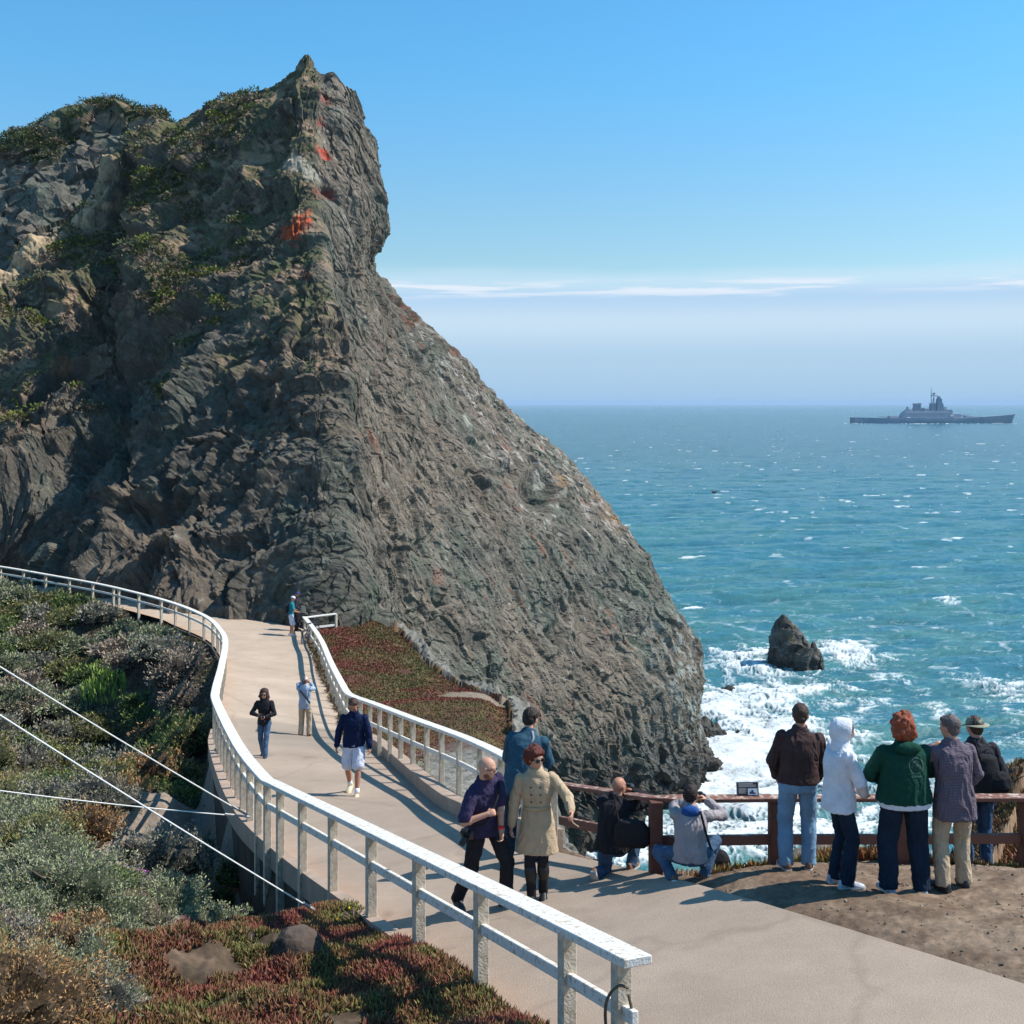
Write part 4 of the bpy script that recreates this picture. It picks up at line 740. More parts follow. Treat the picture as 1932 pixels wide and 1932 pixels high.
TONES = dict(sage=[(.165, .180, .090), (.205, .215, .120), (.115, .130, .065), (.16, .15, .12)], grey=[(.160, .145, .120), (.200, .180, .145), (.105, .100, .075), (.14, .145, .085)],
             olive=[(.120, .120, .040), (.155, .145, .050), (.085, .095, .030), (.13, .10, .045)], green=[(.075, .105, .028), (.105, .140, .036), (.055, .075, .022)],
             bright=[(.17, .24, .045), (.22, .28, .06), (.12, .18, .035)], yellow=[(.24, .24, .035), (.17, .20, .035), (.12, .16, .03)], dead=[(.20, .155, .115), (.28, .22, .16), (.12, .09, .07)], rust=[(.22, .115, .05), (.27, .16, .07), (.14, .085, .04)])
def dome_leaves(cx, cy, cz, r, h, tone, pxm, dens=1.0, flat=.0):
    size = np.clip(1.9 / pxm, .018, .11); n = int(np.clip(r * r * 6.5 / (size * size) * dens * .95, 60, 17000))
    k = RS.normal(size=(n, 3)); k[:, 2] = np.abs(k[:, 2]) * .9 + .02; k /= np.linalg.norm(k, axis=1)[:, None]
    lump = fbm(np.column_stack([k[:, 0] * 1.9 + cx * 3, k[:, 1] * 1.9 + cy * 3, k[:, 2] * 1.9]), 2)
    fine = fbm(np.column_stack([k[:, 0] * 5 + cx, k[:, 1] * 5 + cy, k[:, 2] * 5]), 2)
    rr = (.90 + .60 * lump + .30 * fine) * (1.02 - .22 * RS.rand(n) ** 2)
    c_l = 1 + .5 * lump
    P = np.column_stack([cx + k[:, 0] * r * rr, cy + k[:, 1] * r * rr, cz + k[:, 2] * h * rr - .08])
    D = k * np.array([.8, .8, .6]) + RS.normal(size=(n, 3)) * .55 + np.array([0, 0, .35])
    t = np.array(TONES[tone]); c = t[RS.randint(0, len(t), n)] * (.8 + .4 * RS.rand(n))[:, None] * ((1 + .35 * fine + .45 * lump) * 1.5)[:, None]
    L = size * (1.0 + 1.0 * RS.rand(n)); return P, L, L * .42, D, c
def zone_tone(u, v):
    if RS.rand() < .17: return 'rust' if RS.rand() < .55 else 'dead'
    p = RS.rand()
    if v < 1240: return 'sage' if p < .45 else ('grey' if p < .75 else ('olive' if p < .92 else 'green'))
    if u > 230 and v < 1480: return 'green' if p < .3 else ('grey' if p < .6 else ('olive' if p < .85 else 'dead'))
    if v < 1560: return 'olive' if p < .38 else ('green' if p < .6 else ('sage' if p < .8 else 'grey'))
    if u < 330 and v < 1800: return 'sage' if p < .45 else ('grey' if p < .58 else ('green' if p < .72 else ('dead' if p < .86 else 'olive')))
    return 'sage' if p < .25 else ('grey' if p < .38 else ('dead' if p < .68 else 'olive'))
def hit(u, v, lo=6.0, hi=90.0):
    zs = np.linspace(lo, hi, 2400); x = (u - 966) / F * zs; H = np.empty(len(zs)); H = ground_H(np.column_stack([x, zs])); g = (v - HZ) / F * zs - H
    k = np.where((g[:-1] < 0) & (g[1:] >= 0))[0]
    if not len(k): k = [int(np.argmin(np.abs(g)))]
    z = zs[k[0]]; return (x[k[0]], z, CH - float(H[k[0]]))
_PG = path_grid(700, 40).reshape(-1, 3)
def ground_H(xy):
    H = land_H(xy); ip = inside(xy, PATHP)
    if ip.any():
        q = xy[ip]; out = np.empty(len(q))
        for i in range(len(q)):
            d = (_PG[:, 0] - q[i, 0]) ** 2 + (_PG[:, 1] - q[i, 1]) ** 2; k = np.argpartition(d, 3)[:4]; w = 1 / (d[k] + 1e-6); out[i] = (w * _PG[k, 2]).sum() / w.sum()
        H[ip] = out
    return H

def build_scrub():
    bush = []
    X0 = lambda y: np.interp(y, PL[:, 1], PL[:, 0])
    tries = 0
    while len(bush) < 620 and tries < 60000:
        tries += 1
        y = 8.5 + 60 * RS.rand() ** 1.25; xl = (-60 - 966) / F * y - 1.0; xr = X0(y) - .35
        if y > 60: xr = min(xr, X0(y) - .5)
        x = xl + (xr - xl) * RS.rand(); 
        r = (.38 + .010 * y + .55 * RS.rand() ** 1.5) * (1.0 if y > 16 else .62)
        H = (0); u = 966 + F * x / y
        if any((bx - x) ** 2 + (by - y) ** 2 < (.70 * (br + r)) ** 2 for bx, by, br in bush): continue
        # clearings: the sunlit bare bank, the ice plant at the front, the edge of the path
        if math.hypot(x + 6.3, (y - 24.0) * .42) < 2.2 and y < 30: continue
        if x > xr - r * (.55 if y > 31 else .30) and y > 15: continue
        nz = float(fbm(np.array([[x * .7, y * .7, 1.0]]), 2)[0])
        if y < 17 and x > X0(y) - 3.7 + .12 * (y - 8) + 1.6 * nz: continue
        if y < 14 and nz > .12: continue
        bush.append((x, y, r))
    B = np.array(bush); Hs = land_H(B[:, :2]); groups = {'far': [], 'gully': [], 'near': []}
    for (x, y, r), H in zip(bush, Hs):
        u = 966 + F * x / y; v = HZ + F * H / y; tone = zone_tone(u, v); h = r * (.75 + .45 * RS.rand())
        if y > 48: h = min(h, .70)
        if 14 < y < 22 and x > -6.3: h = min(h, .32)
        key = 'far' if y > 47 else ('gully' if y > 22 else 'near')
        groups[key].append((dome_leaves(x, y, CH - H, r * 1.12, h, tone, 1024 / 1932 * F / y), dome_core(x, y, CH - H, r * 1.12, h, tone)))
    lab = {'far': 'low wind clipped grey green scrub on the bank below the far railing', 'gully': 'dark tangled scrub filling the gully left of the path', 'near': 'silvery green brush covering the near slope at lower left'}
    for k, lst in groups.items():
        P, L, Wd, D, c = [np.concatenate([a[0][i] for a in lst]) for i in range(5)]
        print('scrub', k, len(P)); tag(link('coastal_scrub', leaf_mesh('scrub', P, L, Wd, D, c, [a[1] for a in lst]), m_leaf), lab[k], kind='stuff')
    # carpet of small dry and green litter between the mounds
    n = 60000; y = 8.6 + 58 * RS.rand(n) ** 1.5; xl = (-60 - 966) / F * y; xr = X0(y) - .12; x = xl + (xr - xl) * RS.rand(n); H = land_H(np.column_stack([x, y]))
    keep = ~((y < 17.5) & (x > X0(y) - 4.4)) & ~((np.hypot(x + 6.3, (y - 24.0) * .42) < 2.1) & (RS.rand(n) < .93)); x, y, H = x[keep], y[keep], H[keep]; n = len(x)
    sz = np.clip(2.0 / (.53 * F / y), .02, .12) * (1 + RS.rand(n)); t = np.array(TONES['dead'] + TONES['olive'] + TONES['green'] + TONES['dead']); c = t[RS.randint(0, len(t), n)] * (.45 + .5 * RS.rand(n))[:, None]
    D = RS.normal(size=(n, 3)) * np.array([1, 1, .4]) + np.array([0, 0, .6])
    tag(link('ground_cover', leaf_mesh('litter', np.column_stack([x, y, CH - H - .01]), sz * 1.3, sz * .5, D, c), m_leaf), 'dry litter and small weeds between the brush mounds', kind='stuff')
build_scrub()

def shrub(u, v, r, h, tone, label, dens=1.0, name='shrub', up=False, flowers=None, group=None):
    x, y, z = hit(u, v); root = empty(name, (x, y, z)); tag(root, label, 'shrub', group); px = 1024 / 1932 * F / y
    P, L, Wd, D, c = dome_leaves(0, 0, 0, r, h, tone, px, dens)
    if up: D = D * .4 + np.array([0, 0, 1.3]); L = L * 1.9
    if flowers:
        col, n = flowers; k = RS.normal(size=(n, 3)); k[:, 2] = abs(k[:, 2]); k /= np.linalg.norm(k, axis=1)[:, None]; q = max(.03, 2.2 / px)
        P = np.vstack([P, k * np.array([r, r, h]) * 1.05]); L = np.concatenate([L, np.full(n, q)]); Wd = np.concatenate([Wd, np.full(n, q)]); D = np.vstack([D, RS.normal(size=(n, 3)) + k]); c = np.vstack([c, np.array(col) * (.8 + .4 * RS.rand(n))[:, None]])
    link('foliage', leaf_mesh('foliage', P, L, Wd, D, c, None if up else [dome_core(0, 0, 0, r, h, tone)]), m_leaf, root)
    mb = MB()
    for k in range(7):
        a = k * .9; mb.tube([(0, 0, -.15), (math.cos(a) * r * .35, math.sin(a) * r * .35, h * .45), (math.cos(a) * r * .7, math.sin(a) * r * .7, h * .85)], [.02, .014, .006], 5)
    mb.build('stem', m_twig, root)
    return root
m_twig = mat('twig', (.13, .10, .08), .9, .2, 20)
shrub(203, 1318, .85, 1.3, 'bright', 'bright lime green upright shrub standing in the dark gully', 1.2, up=True)
shrub(362, 1512, .55, .42, 'yellow', 'yellow green shrub with orange flowers on the bare bank', 1.1, flowers=((.75, .30, .02), 26))
shrub(300, 1640, .95, .75, 'grey', 'large round grey green brush just left of the fence shadows', 1.1)
shrub(395, 1612, .55, .5, 'sage', 'small sage bush in front of the fence shadows', 1.0)
shrub(130, 1690, .8, .6, 'sage', 'pale silvery bush in the middle of the near slope', 1.1)
shrub(445, 1650, .36, .38, 'green', 'dark green bush at the foot of the railing posts', 1.0)
shrub(60, 1600, .7, .6, 'grey', 'grey brush mound at the left border below the level wire', 1.0)
shrub(300, 1750, .36, .22, 'sage', 'light green cushion bush above the red ice plant', 1.0)
shrub(430, 1700, .42, .34, 'green', 'wiry green bush beside the end of the longest wire', .9)
shrub(95, 1218, 1.3, .8, 'olive', 'olive bush on the bank edge under the far railing', 1.0)
shrub(40, 1330, 1.6, 1.1, 'sage', 'broad grey green bush above the start of the upper wire', 1.0)
shrub(120, 1400, 1.5, 1.0, 'grey', 'wide purple grey bush below the lime green shrub', 1.0)
shrub(262, 1660, .22, .14, 'dead', 'tuft of pink and violet flowers among the grey brush', 1.0, name='flowering_plant', flowers=((.55, .16, .50), 60))
shrub(668, 1738, .20, .12, 'olive', 'small ice plant tuft with yellow flowers beside the railing', 1.0, name='flowering_plant', flowers=((.80, .62, .04), 22))

def spikes(name, x, y, zb, ln, wd, pal, label, lean=.45, clump=0):
    n = len(x); rs = RS; D = rs.normal(size=(n, 3)) * np.array([lean, lean, .15]) + np.array([0, 0, 1]); D /= np.linalg.norm(D, axis=1)[:, None]
    S = np.cross(D, rs.normal(size=(n, 3))); S /= np.linalg.norm(S, axis=1)[:, None]; T = np.cross(D, S); B = np.column_stack([x, y, zb]); ln = ln[:, None]; wd = wd[:, None]
    q = [B + S * wd * .5, B - S * wd * .25 + T * wd * .43, B - S * wd * .25 - T * wd * .43]; mid = [b + D * ln * .62 for b in q]; tip = B + D * ln
    V = np.stack(q + mid + [tip], 1).reshape(-1, 3); i = np.arange(n)[:, None] * 7; Fs = []
    for a, b in ((0, 1), (1, 2), (2, 0)): Fs += [np.hstack([i + a, i + b, i + b + 3]), np.hstack([i + a, i + b + 3, i + a + 3]), np.hstack([i + a + 3, i + b + 3, i + 6])]
    me = mesh_np(name, V, np.vstack(Fs), False); lo, hi = pal; a = rs.rand(n)[:, None]
    lump = fbm(np.column_stack([x * 1.3, y * 1.3, x * 0]), 3)[:, None]; k = np.clip(a * .8 + lump * 1.2, 0, 1)
    c0 = np.array(lo[0]) + (np.array(lo[1]) - lo[0]) * k; c1 = np.array(hi[0]) + (np.array(hi[1]) - hi[0]) * k; j = (.75 + .5 * rs.rand(n))[:, None]
    C = np.stack([c0 * j] * 3 + [(c0 * .4 + c1 * .6) * j] * 3 + [c1 * j], 1).reshape(-1, 3); add_col(me, np.clip(C, .005, .9))
    return tag(link(name, me, m_spk), label, kind='stuff')
m_spk = leaf_material('succulent', .15)
def build_iceplant():
    X0 = lambda y: np.interp(y, PL[:, 1], PL[:, 0])
    n = 95000; y = 8.0 + 8.6 * RS.rand(n) ** .8; xr = X0(y) - .06; x = xr - 4.2 * RS.rand(n) ** 1.15
    u = 966 + F * x / y; pn = fbm(np.column_stack([x * .9, y * .9, x * 0 + 5]), 3); pn2 = fbm(np.column_stack([x * 2.6, y * 2.6, x * 0 + 8]), 2)
    keep = (pn + .5 * pn2 > -.31 + .30 * sstep(1.6, 4.0, xr - x)) & (u > 90); x, y = x[keep], y[keep]; H = land_H(np.column_stack([x, y])); n = len(x)
    spikes('ice_plant', x, y, CH - H - .015, .05 + .055 * RS.rand(n), .012 + .009 * RS.rand(n), (((.13, .06, .035), (.09, .11, .03)), ((.33, .085, .07), (.23, .23, .07))), 'red and green ice plant spreading at the foot of the near railing')
    # strip below and beyond the brown fence
    n = 26000; x = 1.9 + 9.5 * RS.rand(n); yb = 13.98 + .004 * x; y = yb + RS.rand(n) ** 1.3 * np.where(x > 3.0, 1.9, .9) + .06; H = land_H(np.column_stack([x, y])); k = seg_dist(np.column_stack([x, y]), RIM); ins = inside(np.column_stack([x, y]), LAND)
    keep = ins & (fbm(np.column_stack([x * 1.2, y * 1.2, x * 0 + 2]), 3) > -.25); x, y, H = x[keep], y[keep], H[keep]; n = len(x)
    spikes('ice_plant', x, y, CH - H - .02, .08 + .10 * RS.rand(n), .016 + .01 * RS.rand(n), (((.17, .06, .03), (.12, .13, .03)), ((.30, .10, .05), (.24, .24, .06))), 'reddish ice plant and dry grass along the cliff edge behind the brown fence')
    n = 30000; x = 6.2 + 6.5 * RS.rand(n); y = 15.5 + 8 * RS.rand(n); H = land_H(np.column_stack([x, y])); ins = (inside(np.column_stack([x, y]), LAND) | (seg_dist(np.column_stack([x, y]), RIM) < 2.2)) & (fbm(np.column_stack([x * .7, y * .7, x * 0 + 12]), 3) > -.05)
    x, y, H = x[ins], y[ins], H[ins]; n = len(x)
    spikes('ice_plant', x, y, CH - H - .02, .07 + .09 * RS.rand(n), .02 + .012 * RS.rand(n), (((.15, .07, .035), (.11, .10, .04)), ((.24, .10, .05), (.17, .15, .06))), 'rust coloured ice plant on the bluff at the right border')
    # the far red shelf right of the path
    n = 150000; y = 17.5 + 45 * RS.rand(n); xr = np.interp(y, PR[:, 1], PR[:, 0]) + .35; x = xr + RS.rand(n) * 7.5; xy = np.column_stack([x, y]); ins = inside(xy, LAND) & (seg_dist(xy, RIM) > .12)
    bare = np.exp(-(((x + 1.2) / 1.2) ** 2 + ((y - 41.5) / 1.3) ** 2)) > .35; f = fbm(np.column_stack([x * .6, y * .4, x * 0]), 4); rocky = (y < 31) & (seg_dist(xy, RIM) < 1.8 + .8 * f) & (RS.rand(n) < .985); keep = ins & ~bare & ~rocky & (f > -.36); x, y = x[keep], y[keep]; H = land_H(np.column_stack([x, y])); n = len(x)
    t = np.array([(.20, .055, .038), (.17, .075, .04), (.14, .08, .035), (.16, .105, .04), (.19, .13, .05), (.12, .11, .04)]); hue = fbm(np.column_stack([x * .35, y * .22, x * 0 + 33]), 3)
    idx = np.clip((sstep(-.3, .35, hue + .12 * RS.normal(size=n)) * 5.99).astype(int), 0, 5); c = t[idx] * (.85 + .35 * RS.rand(n))[:, None]
    sz = np.clip(1.7 / (.53 * F / y), .04, .12) * (.8 + .7 * RS.rand(n)); D = RS.normal(size=(n, 3)) * np.array([1, 1, .3]) + np.array([0, 0, 1.0])
    tag(link('ice_plant', leaf_mesh('ice_shelf', np.column_stack([x, y, CH - H - .01]), sz, sz * .55, D, c), m_leaf), 'wide mat of rust red ice plant between the right railing and the cliff', kind='stuff')
    # tufts growing along the base of the right railing on the path side
    n = 9000; y = 31.5 + 24 * RS.rand(n); xr = np.interp(y, PR[:, 1], PR[:, 0]); x = xr - .45 * RS.rand(n) ** 1.5 + .25; H = ground_Hf(x, y); nb = fbm(np.column_stack([x * 2, y * .8, x * 0]), 2) > -.15; x, y, H = x[nb], y[nb], H[nb]; n = len(x)
    c = np.array([(.16, .11, .05), (.13, .06, .035), (.09, .085, .03), (.20, .15, .08)])[RS.randint(0, 4, n)] * (.7 + .5 * RS.rand(n))[:, None]
    tag(link('ground_cover', leaf_mesh('edge_tufts', np.column_stack([x, y, CH - H + .12 * RS.rand(n)]), .13, .05, RS.normal(size=(n, 3)) + np.array([0, 0, .8]), c), m_leaf), 'brown weeds crowding the foot of the right white railing', kind='stuff')
    # dry grass at the back of the path, below the cliff
    n = 9000; t = RS.rand(n); y = 60.6 + 4.5 * RS.rand(n) ** 2 * 0 + 1.2 * RS.rand(n); x = -14.6 + 3.3 * t; H = H_rbf(np.column_stack([x, y])); hh = .25 + .55 * RS.rand(n)
    c = np.array([(.24, .16, .09), (.19, .12, .06), (.13, .11, .05)])[RS.randint(0, 3, n)] * (.7 + .5 * RS.rand(n))[:, None]
    tag(link('dry_grass', leaf_mesh('dry_grass', np.column_stack([x, y, CH - H + 0 * x]), hh * 1.3, .07, RS.normal(size=(n, 3)) * np.array([.35, .35, .1]) + np.array([0, 0, 1]), c), m_leaf), 'tuft of tall tan grass where the path meets the cliff', kind='stuff')
    # small stones and straw on the trampled dirt
    n = 3500; x = 2.2 + 9 * RS.rand(n); y = 7.5 + 6.4 * RS.rand(n); xy = np.column_stack([x, y]); keep = (~inside(xy, PATHP)) & (x > np.interp(y, PR[:, 1], PR[:, 0])); x, y = x[keep], y[keep]; n = len(x); H = land_H(np.column_stack([x, y])); r = .006 + .016 * RS.rand(n) ** 3
    spikes('gravel', x, y, CH - H - .004, r * 1.3, r * 2.2, (((.16, .12, .09), (.26, .21, .16)), ((.18, .14, .10), (.32, .26, .20))), 'small stones scattered on the brown dirt beside the path', lean=.9)
def ground_Hf(x, y): return np.interp(y, PR[:, 1], PR[:, 2]) + 0 * x
build_iceplant()

def hill_veg(P, name, label, n_cl, rad, dens, tones, seed):
    rs = np.random.RandomState(seed); k = rs.choice(len(P), min(n_cl, len(P)), replace=False); C = P[k]; out = []
    for i, c in enumerate(C):
        r = rad * (.45 + .9 * rs.rand()); n = int(dens * (r / rad) ** 2 * (.7 + .6 * rs.rand())); q = rs.normal(size=(n, 3)); q /= np.linalg.norm(q, axis=1)[:, None]; q[:, 2] = np.abs(q[:, 2]) * .75
        t = np.array(TONES[tones[rs.randint(len(tones))]]); col = t[rs.randint(0, len(t), n)] * (.6 + .5 * rs.rand(n))[:, None]
        out.append((c + q * r * (.7 + .5 * rs.rand(n))[:, None], q + rs.normal(size=(n, 3)) * .5, col))
    Pn, D, c = [np.concatenate([o[j] for o in out]) for j in range(3)]; L = .13 + .13 * rs.rand(len(Pn)); print(name, len(Pn))
    tag(link(name, leaf_mesh(name, Pn, L, L * .6, D, c), m_leaf), label, kind='stuff')
rv, rc, rr_ = ROCKVEG
patch = fbm(rv * .16 + 5, 3) + .35 * fbm(rv * .6, 2); hi = (patch > -.02) & (rr_ < 4.6)
hill_veg(rv[hi], 'hillside_scrub', 'dark green bushes and dry growth scattered over the upper left of the rock', 1300, .46, 46, ['green', 'olive', 'dead', 'dead', 'sage', 'yellow', 'olive'], 1)
hv, hr = HILLVEG; patch = fbm(hv * .14 + 25, 3); hi = (patch + .25 * (1.8 - hr) > 0)
hill_veg(hv[hi], 'hillside_scrub', 'green bushes crowning the second hill at far left', 650, .6, 50, ['green', 'green', 'olive', 'dead'], 2)
k = rr_ < .12
k = k & (rc < 6.2)
if k.sum() > 40: hill_veg(rv[k], 'hillside_scrub', 'shrubs standing against the sky along the sloping crest', 60, .32, 50, ['green'], 3)

def lump(name, parts, col, label, cat, seed=0):
    V = []; Fq = []; res = 70; C = []
    for (x, y, z, rx, ry, rz) in parts:
        th = np.linspace(0, 2 * np.pi, res, endpoint=False); ph = np.linspace(-.45 * np.pi, .5 * np.pi, 40); T, Ph = np.meshgrid(th, ph)
        N = np.column_stack([(np.cos(T) * np.cos(Ph)).ravel(), (np.sin(T) * np.cos(Ph)).ravel(), np.sin(Ph).ravel()]); P = N * np.array([rx, ry, rz]) + np.array([x, y, z]); f1, r1 = facets(P * 1.4 / max(rx, .3) * .8 + seed, 1, .6, 31)
        P = P + N * (.16 * rx * f1 + .12 * rx * fbm(P * 1.6 / rx + seed, 3))[:, None]; b = sum(len(v) for v in V); V.append(P); i = np.arange(39)[:, None] * res; j = np.arange(res)[None, :]; jn = (j + 1) % res
        Fq.append(np.stack([i + j, i + jn, i + res + jn, i + res + j], -1).reshape(-1, 4) + b); C.append(np.array(col) * (1 + .3 * (r1 - .5) + .3 * fbm(P * 3, 3))[:, None])
    me = mesh_np(name, np.vstack(V), np.vstack(Fq), True); add_col(me, np.clip(np.vstack(C), .01, 1)); return tag(link(name, me, bpy.data.materials['rock_face']), label, cat)
def wl(u, v, z, r, sy=1, sz=1): x, y, zz = W(u, v, z); return (x, y, zz, r, r * sy, r * sz)
lump('earth_mound', [wl(622, 1172, 59.5, 1.0, 1, .8), wl(600, 1140, 61, .95, 1, 1.1), wl(640, 1150, 61.5, .7, 1, 1.2)], (.27, .19, .12), 'tan eroded mound of earth at the end of the path', 'mound', 3)
lump('earth_mound', [wl(583, 1085, 61.0, .42, 1, 2.6), wl(570, 1120, 61.2, .6, 1, 1.5)], (.23, .15, .09), 'narrow brown pillar of earth leaning on the cliff above the cyclists', 'mound', 5)
x, y, z = hit(560, 1800); lump('rock', [(x, y, z + .05, .24, .24, .20)], (.07, .052, .042), 'dark brown boulder among the red ice plant', 'rock', 7)
# ================================================================== PEOPLE
SKIN = mat('skin', (.50, .27, .185), .55, .06, 14, spec=.3); SKIN_T = mat('skin_tan', (.40, .19, .12), .55, .06, 14, spec=.3)
def cloth(name, col, var=.14, bump=.5, rough=.9, scale=7, dark=None): return mat(name, col, rough, var, scale, bump, 55, spec=.12, dark=dark)
def plaid(name, a, b, c, sx=26, sz=22):
    m = cloth(name, a, .08); nt = m.node_tree; n = nt.nodes; L = nt.links; mx = n['Mix']; tc = n['Texture Coordinate']
    def wave(axis, sc, lo):
        w = n.new('ShaderNodeTexWave'); w.bands_direction = axis; w.inputs['Scale'].default_value = sc; w.inputs['Distortion'].default_value = .6; L.new(tc.outputs['Object'], w.inputs['Vector'])
        r = n.new('ShaderNodeMapRange'); r.inputs['From Min'].default_value = lo; r.inputs['From Max'].default_value = lo + .15; L.new(w.outputs['Color'], r.inputs['Value']); return r.outputs[0]
    m1 = n.new('ShaderNodeMix'); m1.data_type = 'RGBA'; m1.inputs[6].default_value = (*a, 1); m1.inputs[7].default_value = (*b, 1); L.new(wave('Z', sz / 6.28, .78), m1.inputs[0])
    m2 = n.new('ShaderNodeMix'); m2.data_type = 'RGBA'; L.new(m1.outputs[2], m2.inputs[6]); m2.inputs[7].default_value = (*c, 1); L.new(wave('X', sx / 6.28, .86), m2.inputs[0])
    L.new(m2.outputs[2], mx.inputs[6]); return m
REM = []
def V3(*a): return Vector(a)
class Fig:
    """a figure in its own space: x to its right, y ahead, z up, feet on z = 0, 1.75 m tall; grown as one remeshed skin per garment"""
    def __init__(s, lean=(0, 0), twist=0, hip=.962, hipyaw=0, head=(0, 0, 0), feet=None, hands=None, elbow=None, knee=None, broad=1.0, shrug=0, neck=0.0, px=0.0, py=0.0):
        s.broad = broad; s.pel = V3(px, py, hip); f, sd = R(lean[0]), R(lean[1])
        d1 = V3(math.sin(sd * .7), math.sin(f * .7), math.cos(f * .7) * math.cos(sd * .7)).normalized(); d2 = V3(math.sin(sd * 1.15), math.sin(f * 1.15), math.cos(f * 1.15) * math.cos(sd * 1.15)).normalized(); s.d1, s.d2 = d1, d2
        s.waist = s.pel + d1 * .17; s.chest = s.waist + (d1 + d2).normalized() * .17; s.top = s.chest + d2 * .20
        def xax(d, yaw): 
            x = V3(math.cos(R(yaw)), math.sin(R(yaw)), 0); x = (x - d * x.dot(d)).normalized(); return x
        s.xh = xax(V3(0, 0, 1), hipyaw); s.xw = xax(d1, hipyaw * .5 + twist * .4); s.xc = xax(d2, twist); s.yc = s.xc.cross(d2) * -1; s.yc = d2.cross(s.xc); s.yw = d1.cross(s.xw); s.yh = V3(0, 0, 1).cross(s.xh)
        s.hd = [s.pel - s.xh * .095 * broad ** .5 - V3(0, 0, .02), s.pel + s.xh * .095 * broad ** .5 - V3(0, 0, .02)]       # left, right hip
        s.sh = [s.top - d2 * (.072 - shrug) - s.xc * .185 * broad ** .6, s.top - d2 * (.072 - shrug) + s.xc * .185 * broad ** .6]
        s.feet = feet or [(-.11, 0, 0, 8), (.11, 0, 0, -8)]; s.ank = []; s.kn = []; s.fdir = []
        knee = knee or [None, None]
        for i, ft in enumerate(s.feet):
            x, y, z, yaw = ft[:4]; pitch = ft[4] if len(ft) > 4 else 0; a = R(yaw); fd = V3(-math.sin(a) * math.cos(R(pitch)), math.cos(a) * math.cos(R(pitch)), -math.sin(R(pitch))); s.fdir.append(fd)
            an = V3(x, y, z + .085); s.ank.append(an); k = knee[i] or (fd.x * .9, 1.0, .1); s.kn.append(s.ik(s.hd[i], an, .44, .43, V3(*k)))
        hands = hands or [(-.24, .04, .80), (.24, .04, .80)]; elbow = elbow or [None, None]; s.wr = []; s.el = []
        for i, h in enumerate(hands):
            h = V3(*h); e = elbow[i] or ((-.5, -.8, -.3) if i == 0 else (.5, -.8, -.3)); el = s.ik(s.sh[i], h, .29, .265, V3(*e)); s.el.append(el); d = h - el; s.wr.append(el + d.normalized() * min(d.length, .265))
        hy, hp, hr = [R(q) for q in head]; s.hrot = Matrix.Rotation(hy, 3, 'Z') @ Matrix.Rotation(-hp, 3, 'X') @ Matrix.Rotation(hr, 3, 'Y')   # pitch > 0 looks down
        s.nk = s.top + d2 * .035; s.hc = s.nk + (d2 * .5 + V3(0, 0, .5)).normalized() * .135 + V3(0, .018 + neck, 0) + s.hrot @ V3(0, .012, 0)
    @staticmethod
    def ik(a, b, l1, l2, pole):
        d = b - a; L = min(d.length, l1 + l2 - .003); u = d.normalized(); c = (l1 * l1 + L * L - l2 * l2) / (2 * L); h = math.sqrt(max(l1 * l1 - c * c, 0)); p = pole - u * pole.dot(u)
        p = p.normalized() if p.length > 1e-5 else u.orthogonal().normalized(); return a + u * c + p * h
def capsule(mb, a, b, ra, rb, n=12):
    a, b = Vector(a), Vector(b); mb.tube([a, a.lerp(b, .33), a.lerp(b, .66), b], [ra, ra * .67 + rb * .33, ra * .33 + rb * .67, rb], n); mb.ball(a, ra, n, 8); mb.ball(b, rb, n, 8)
def ell(c, xa, ya, a, b, n=24, p=2.3):
    out = []
    for j in range(n):
        t = 2 * math.pi * j / n; ct, st = math.cos(t), math.sin(t); out.append(c + xa * a * math.copysign(abs(ct) ** (2 / p), ct) + ya * b * math.copysign(abs(st) ** (2 / p), st))
    return out
def rem(mb, name, m, root, vox, smooth=4, wr=0.0, wf=9.0, attr=None):
    me = bpy.data.meshes.new(name); me.from_pydata([tuple(v) for v in mb.v], [], mb.f); me.update(); bm = bmesh.new(); bm.from_mesh(me)
    bmesh.ops.remove_doubles(bm, verts=bm.verts, dist=1e-5); bmesh.ops.recalc_face_normals(bm, faces=bm.faces); bm.to_mesh(me); bm.free()
    o = link(name, me, m, root); r = o.modifiers.new('r', 'REMESH'); r.mode = 'VOXEL'; r.voxel_size = vox; r.use_smooth_shade = True
    if smooth: q = o.modifiers.new('s', 'SMOOTH'); q.factor = .5; q.iterations = smooth
    REM.append((o, wr, wf)); return o
def bake_people():
    bpy.context.view_layer.update(); dg = bpy.context.evaluated_depsgraph_get(); new = []
    for o, wr, wf in REM: new.append(bpy.data.meshes.new_from_object(o.evaluated_get(dg), preserve_all_data_layers=False, depsgraph=dg))
    for (o, wr, wf), me in zip(REM, new):
        o.modifiers.clear(); old = o.data; mats = list(old.materials); o.data = me; me.materials.clear(); [me.materials.append(m) for m in mats]
        n = len(me.vertices)
        if n == 0: print('EMPTY', o.name); continue
        if wr:
            co = np.empty(n * 3, np.float32); me.vertices.foreach_get('co', co); co = co.reshape(-1, 3); no = np.empty(n * 3, np.float32); me.vertex_normals.foreach_get('vector', no) if hasattr(me, 'vertex_normals') else me.vertices.foreach_get('normal', no); no = no.reshape(-1, 3)
            sd = sum(map(ord, o.parent.name if o.parent else o.name)) * .37; q = co * np.array([1, 1, .55]) * wf + sd; qq = q + fbm(q * .5, 2)[:, None] * 1.2
            d = (1 - 2 * np.abs(perlin(qq))) * .6 + .4 * fbm(q * 2.2, 2) - .15 + (.38 * (1 - 2.2 * np.abs(perlin(qq * 2.4 + 9))) if wf < 9 else 0); co += no * (d * wr)[:, None]; me.vertices.foreach_set('co', co.ravel())
        me.polygons.foreach_set('use_smooth', [True] * len(me.polygons)); me.update()
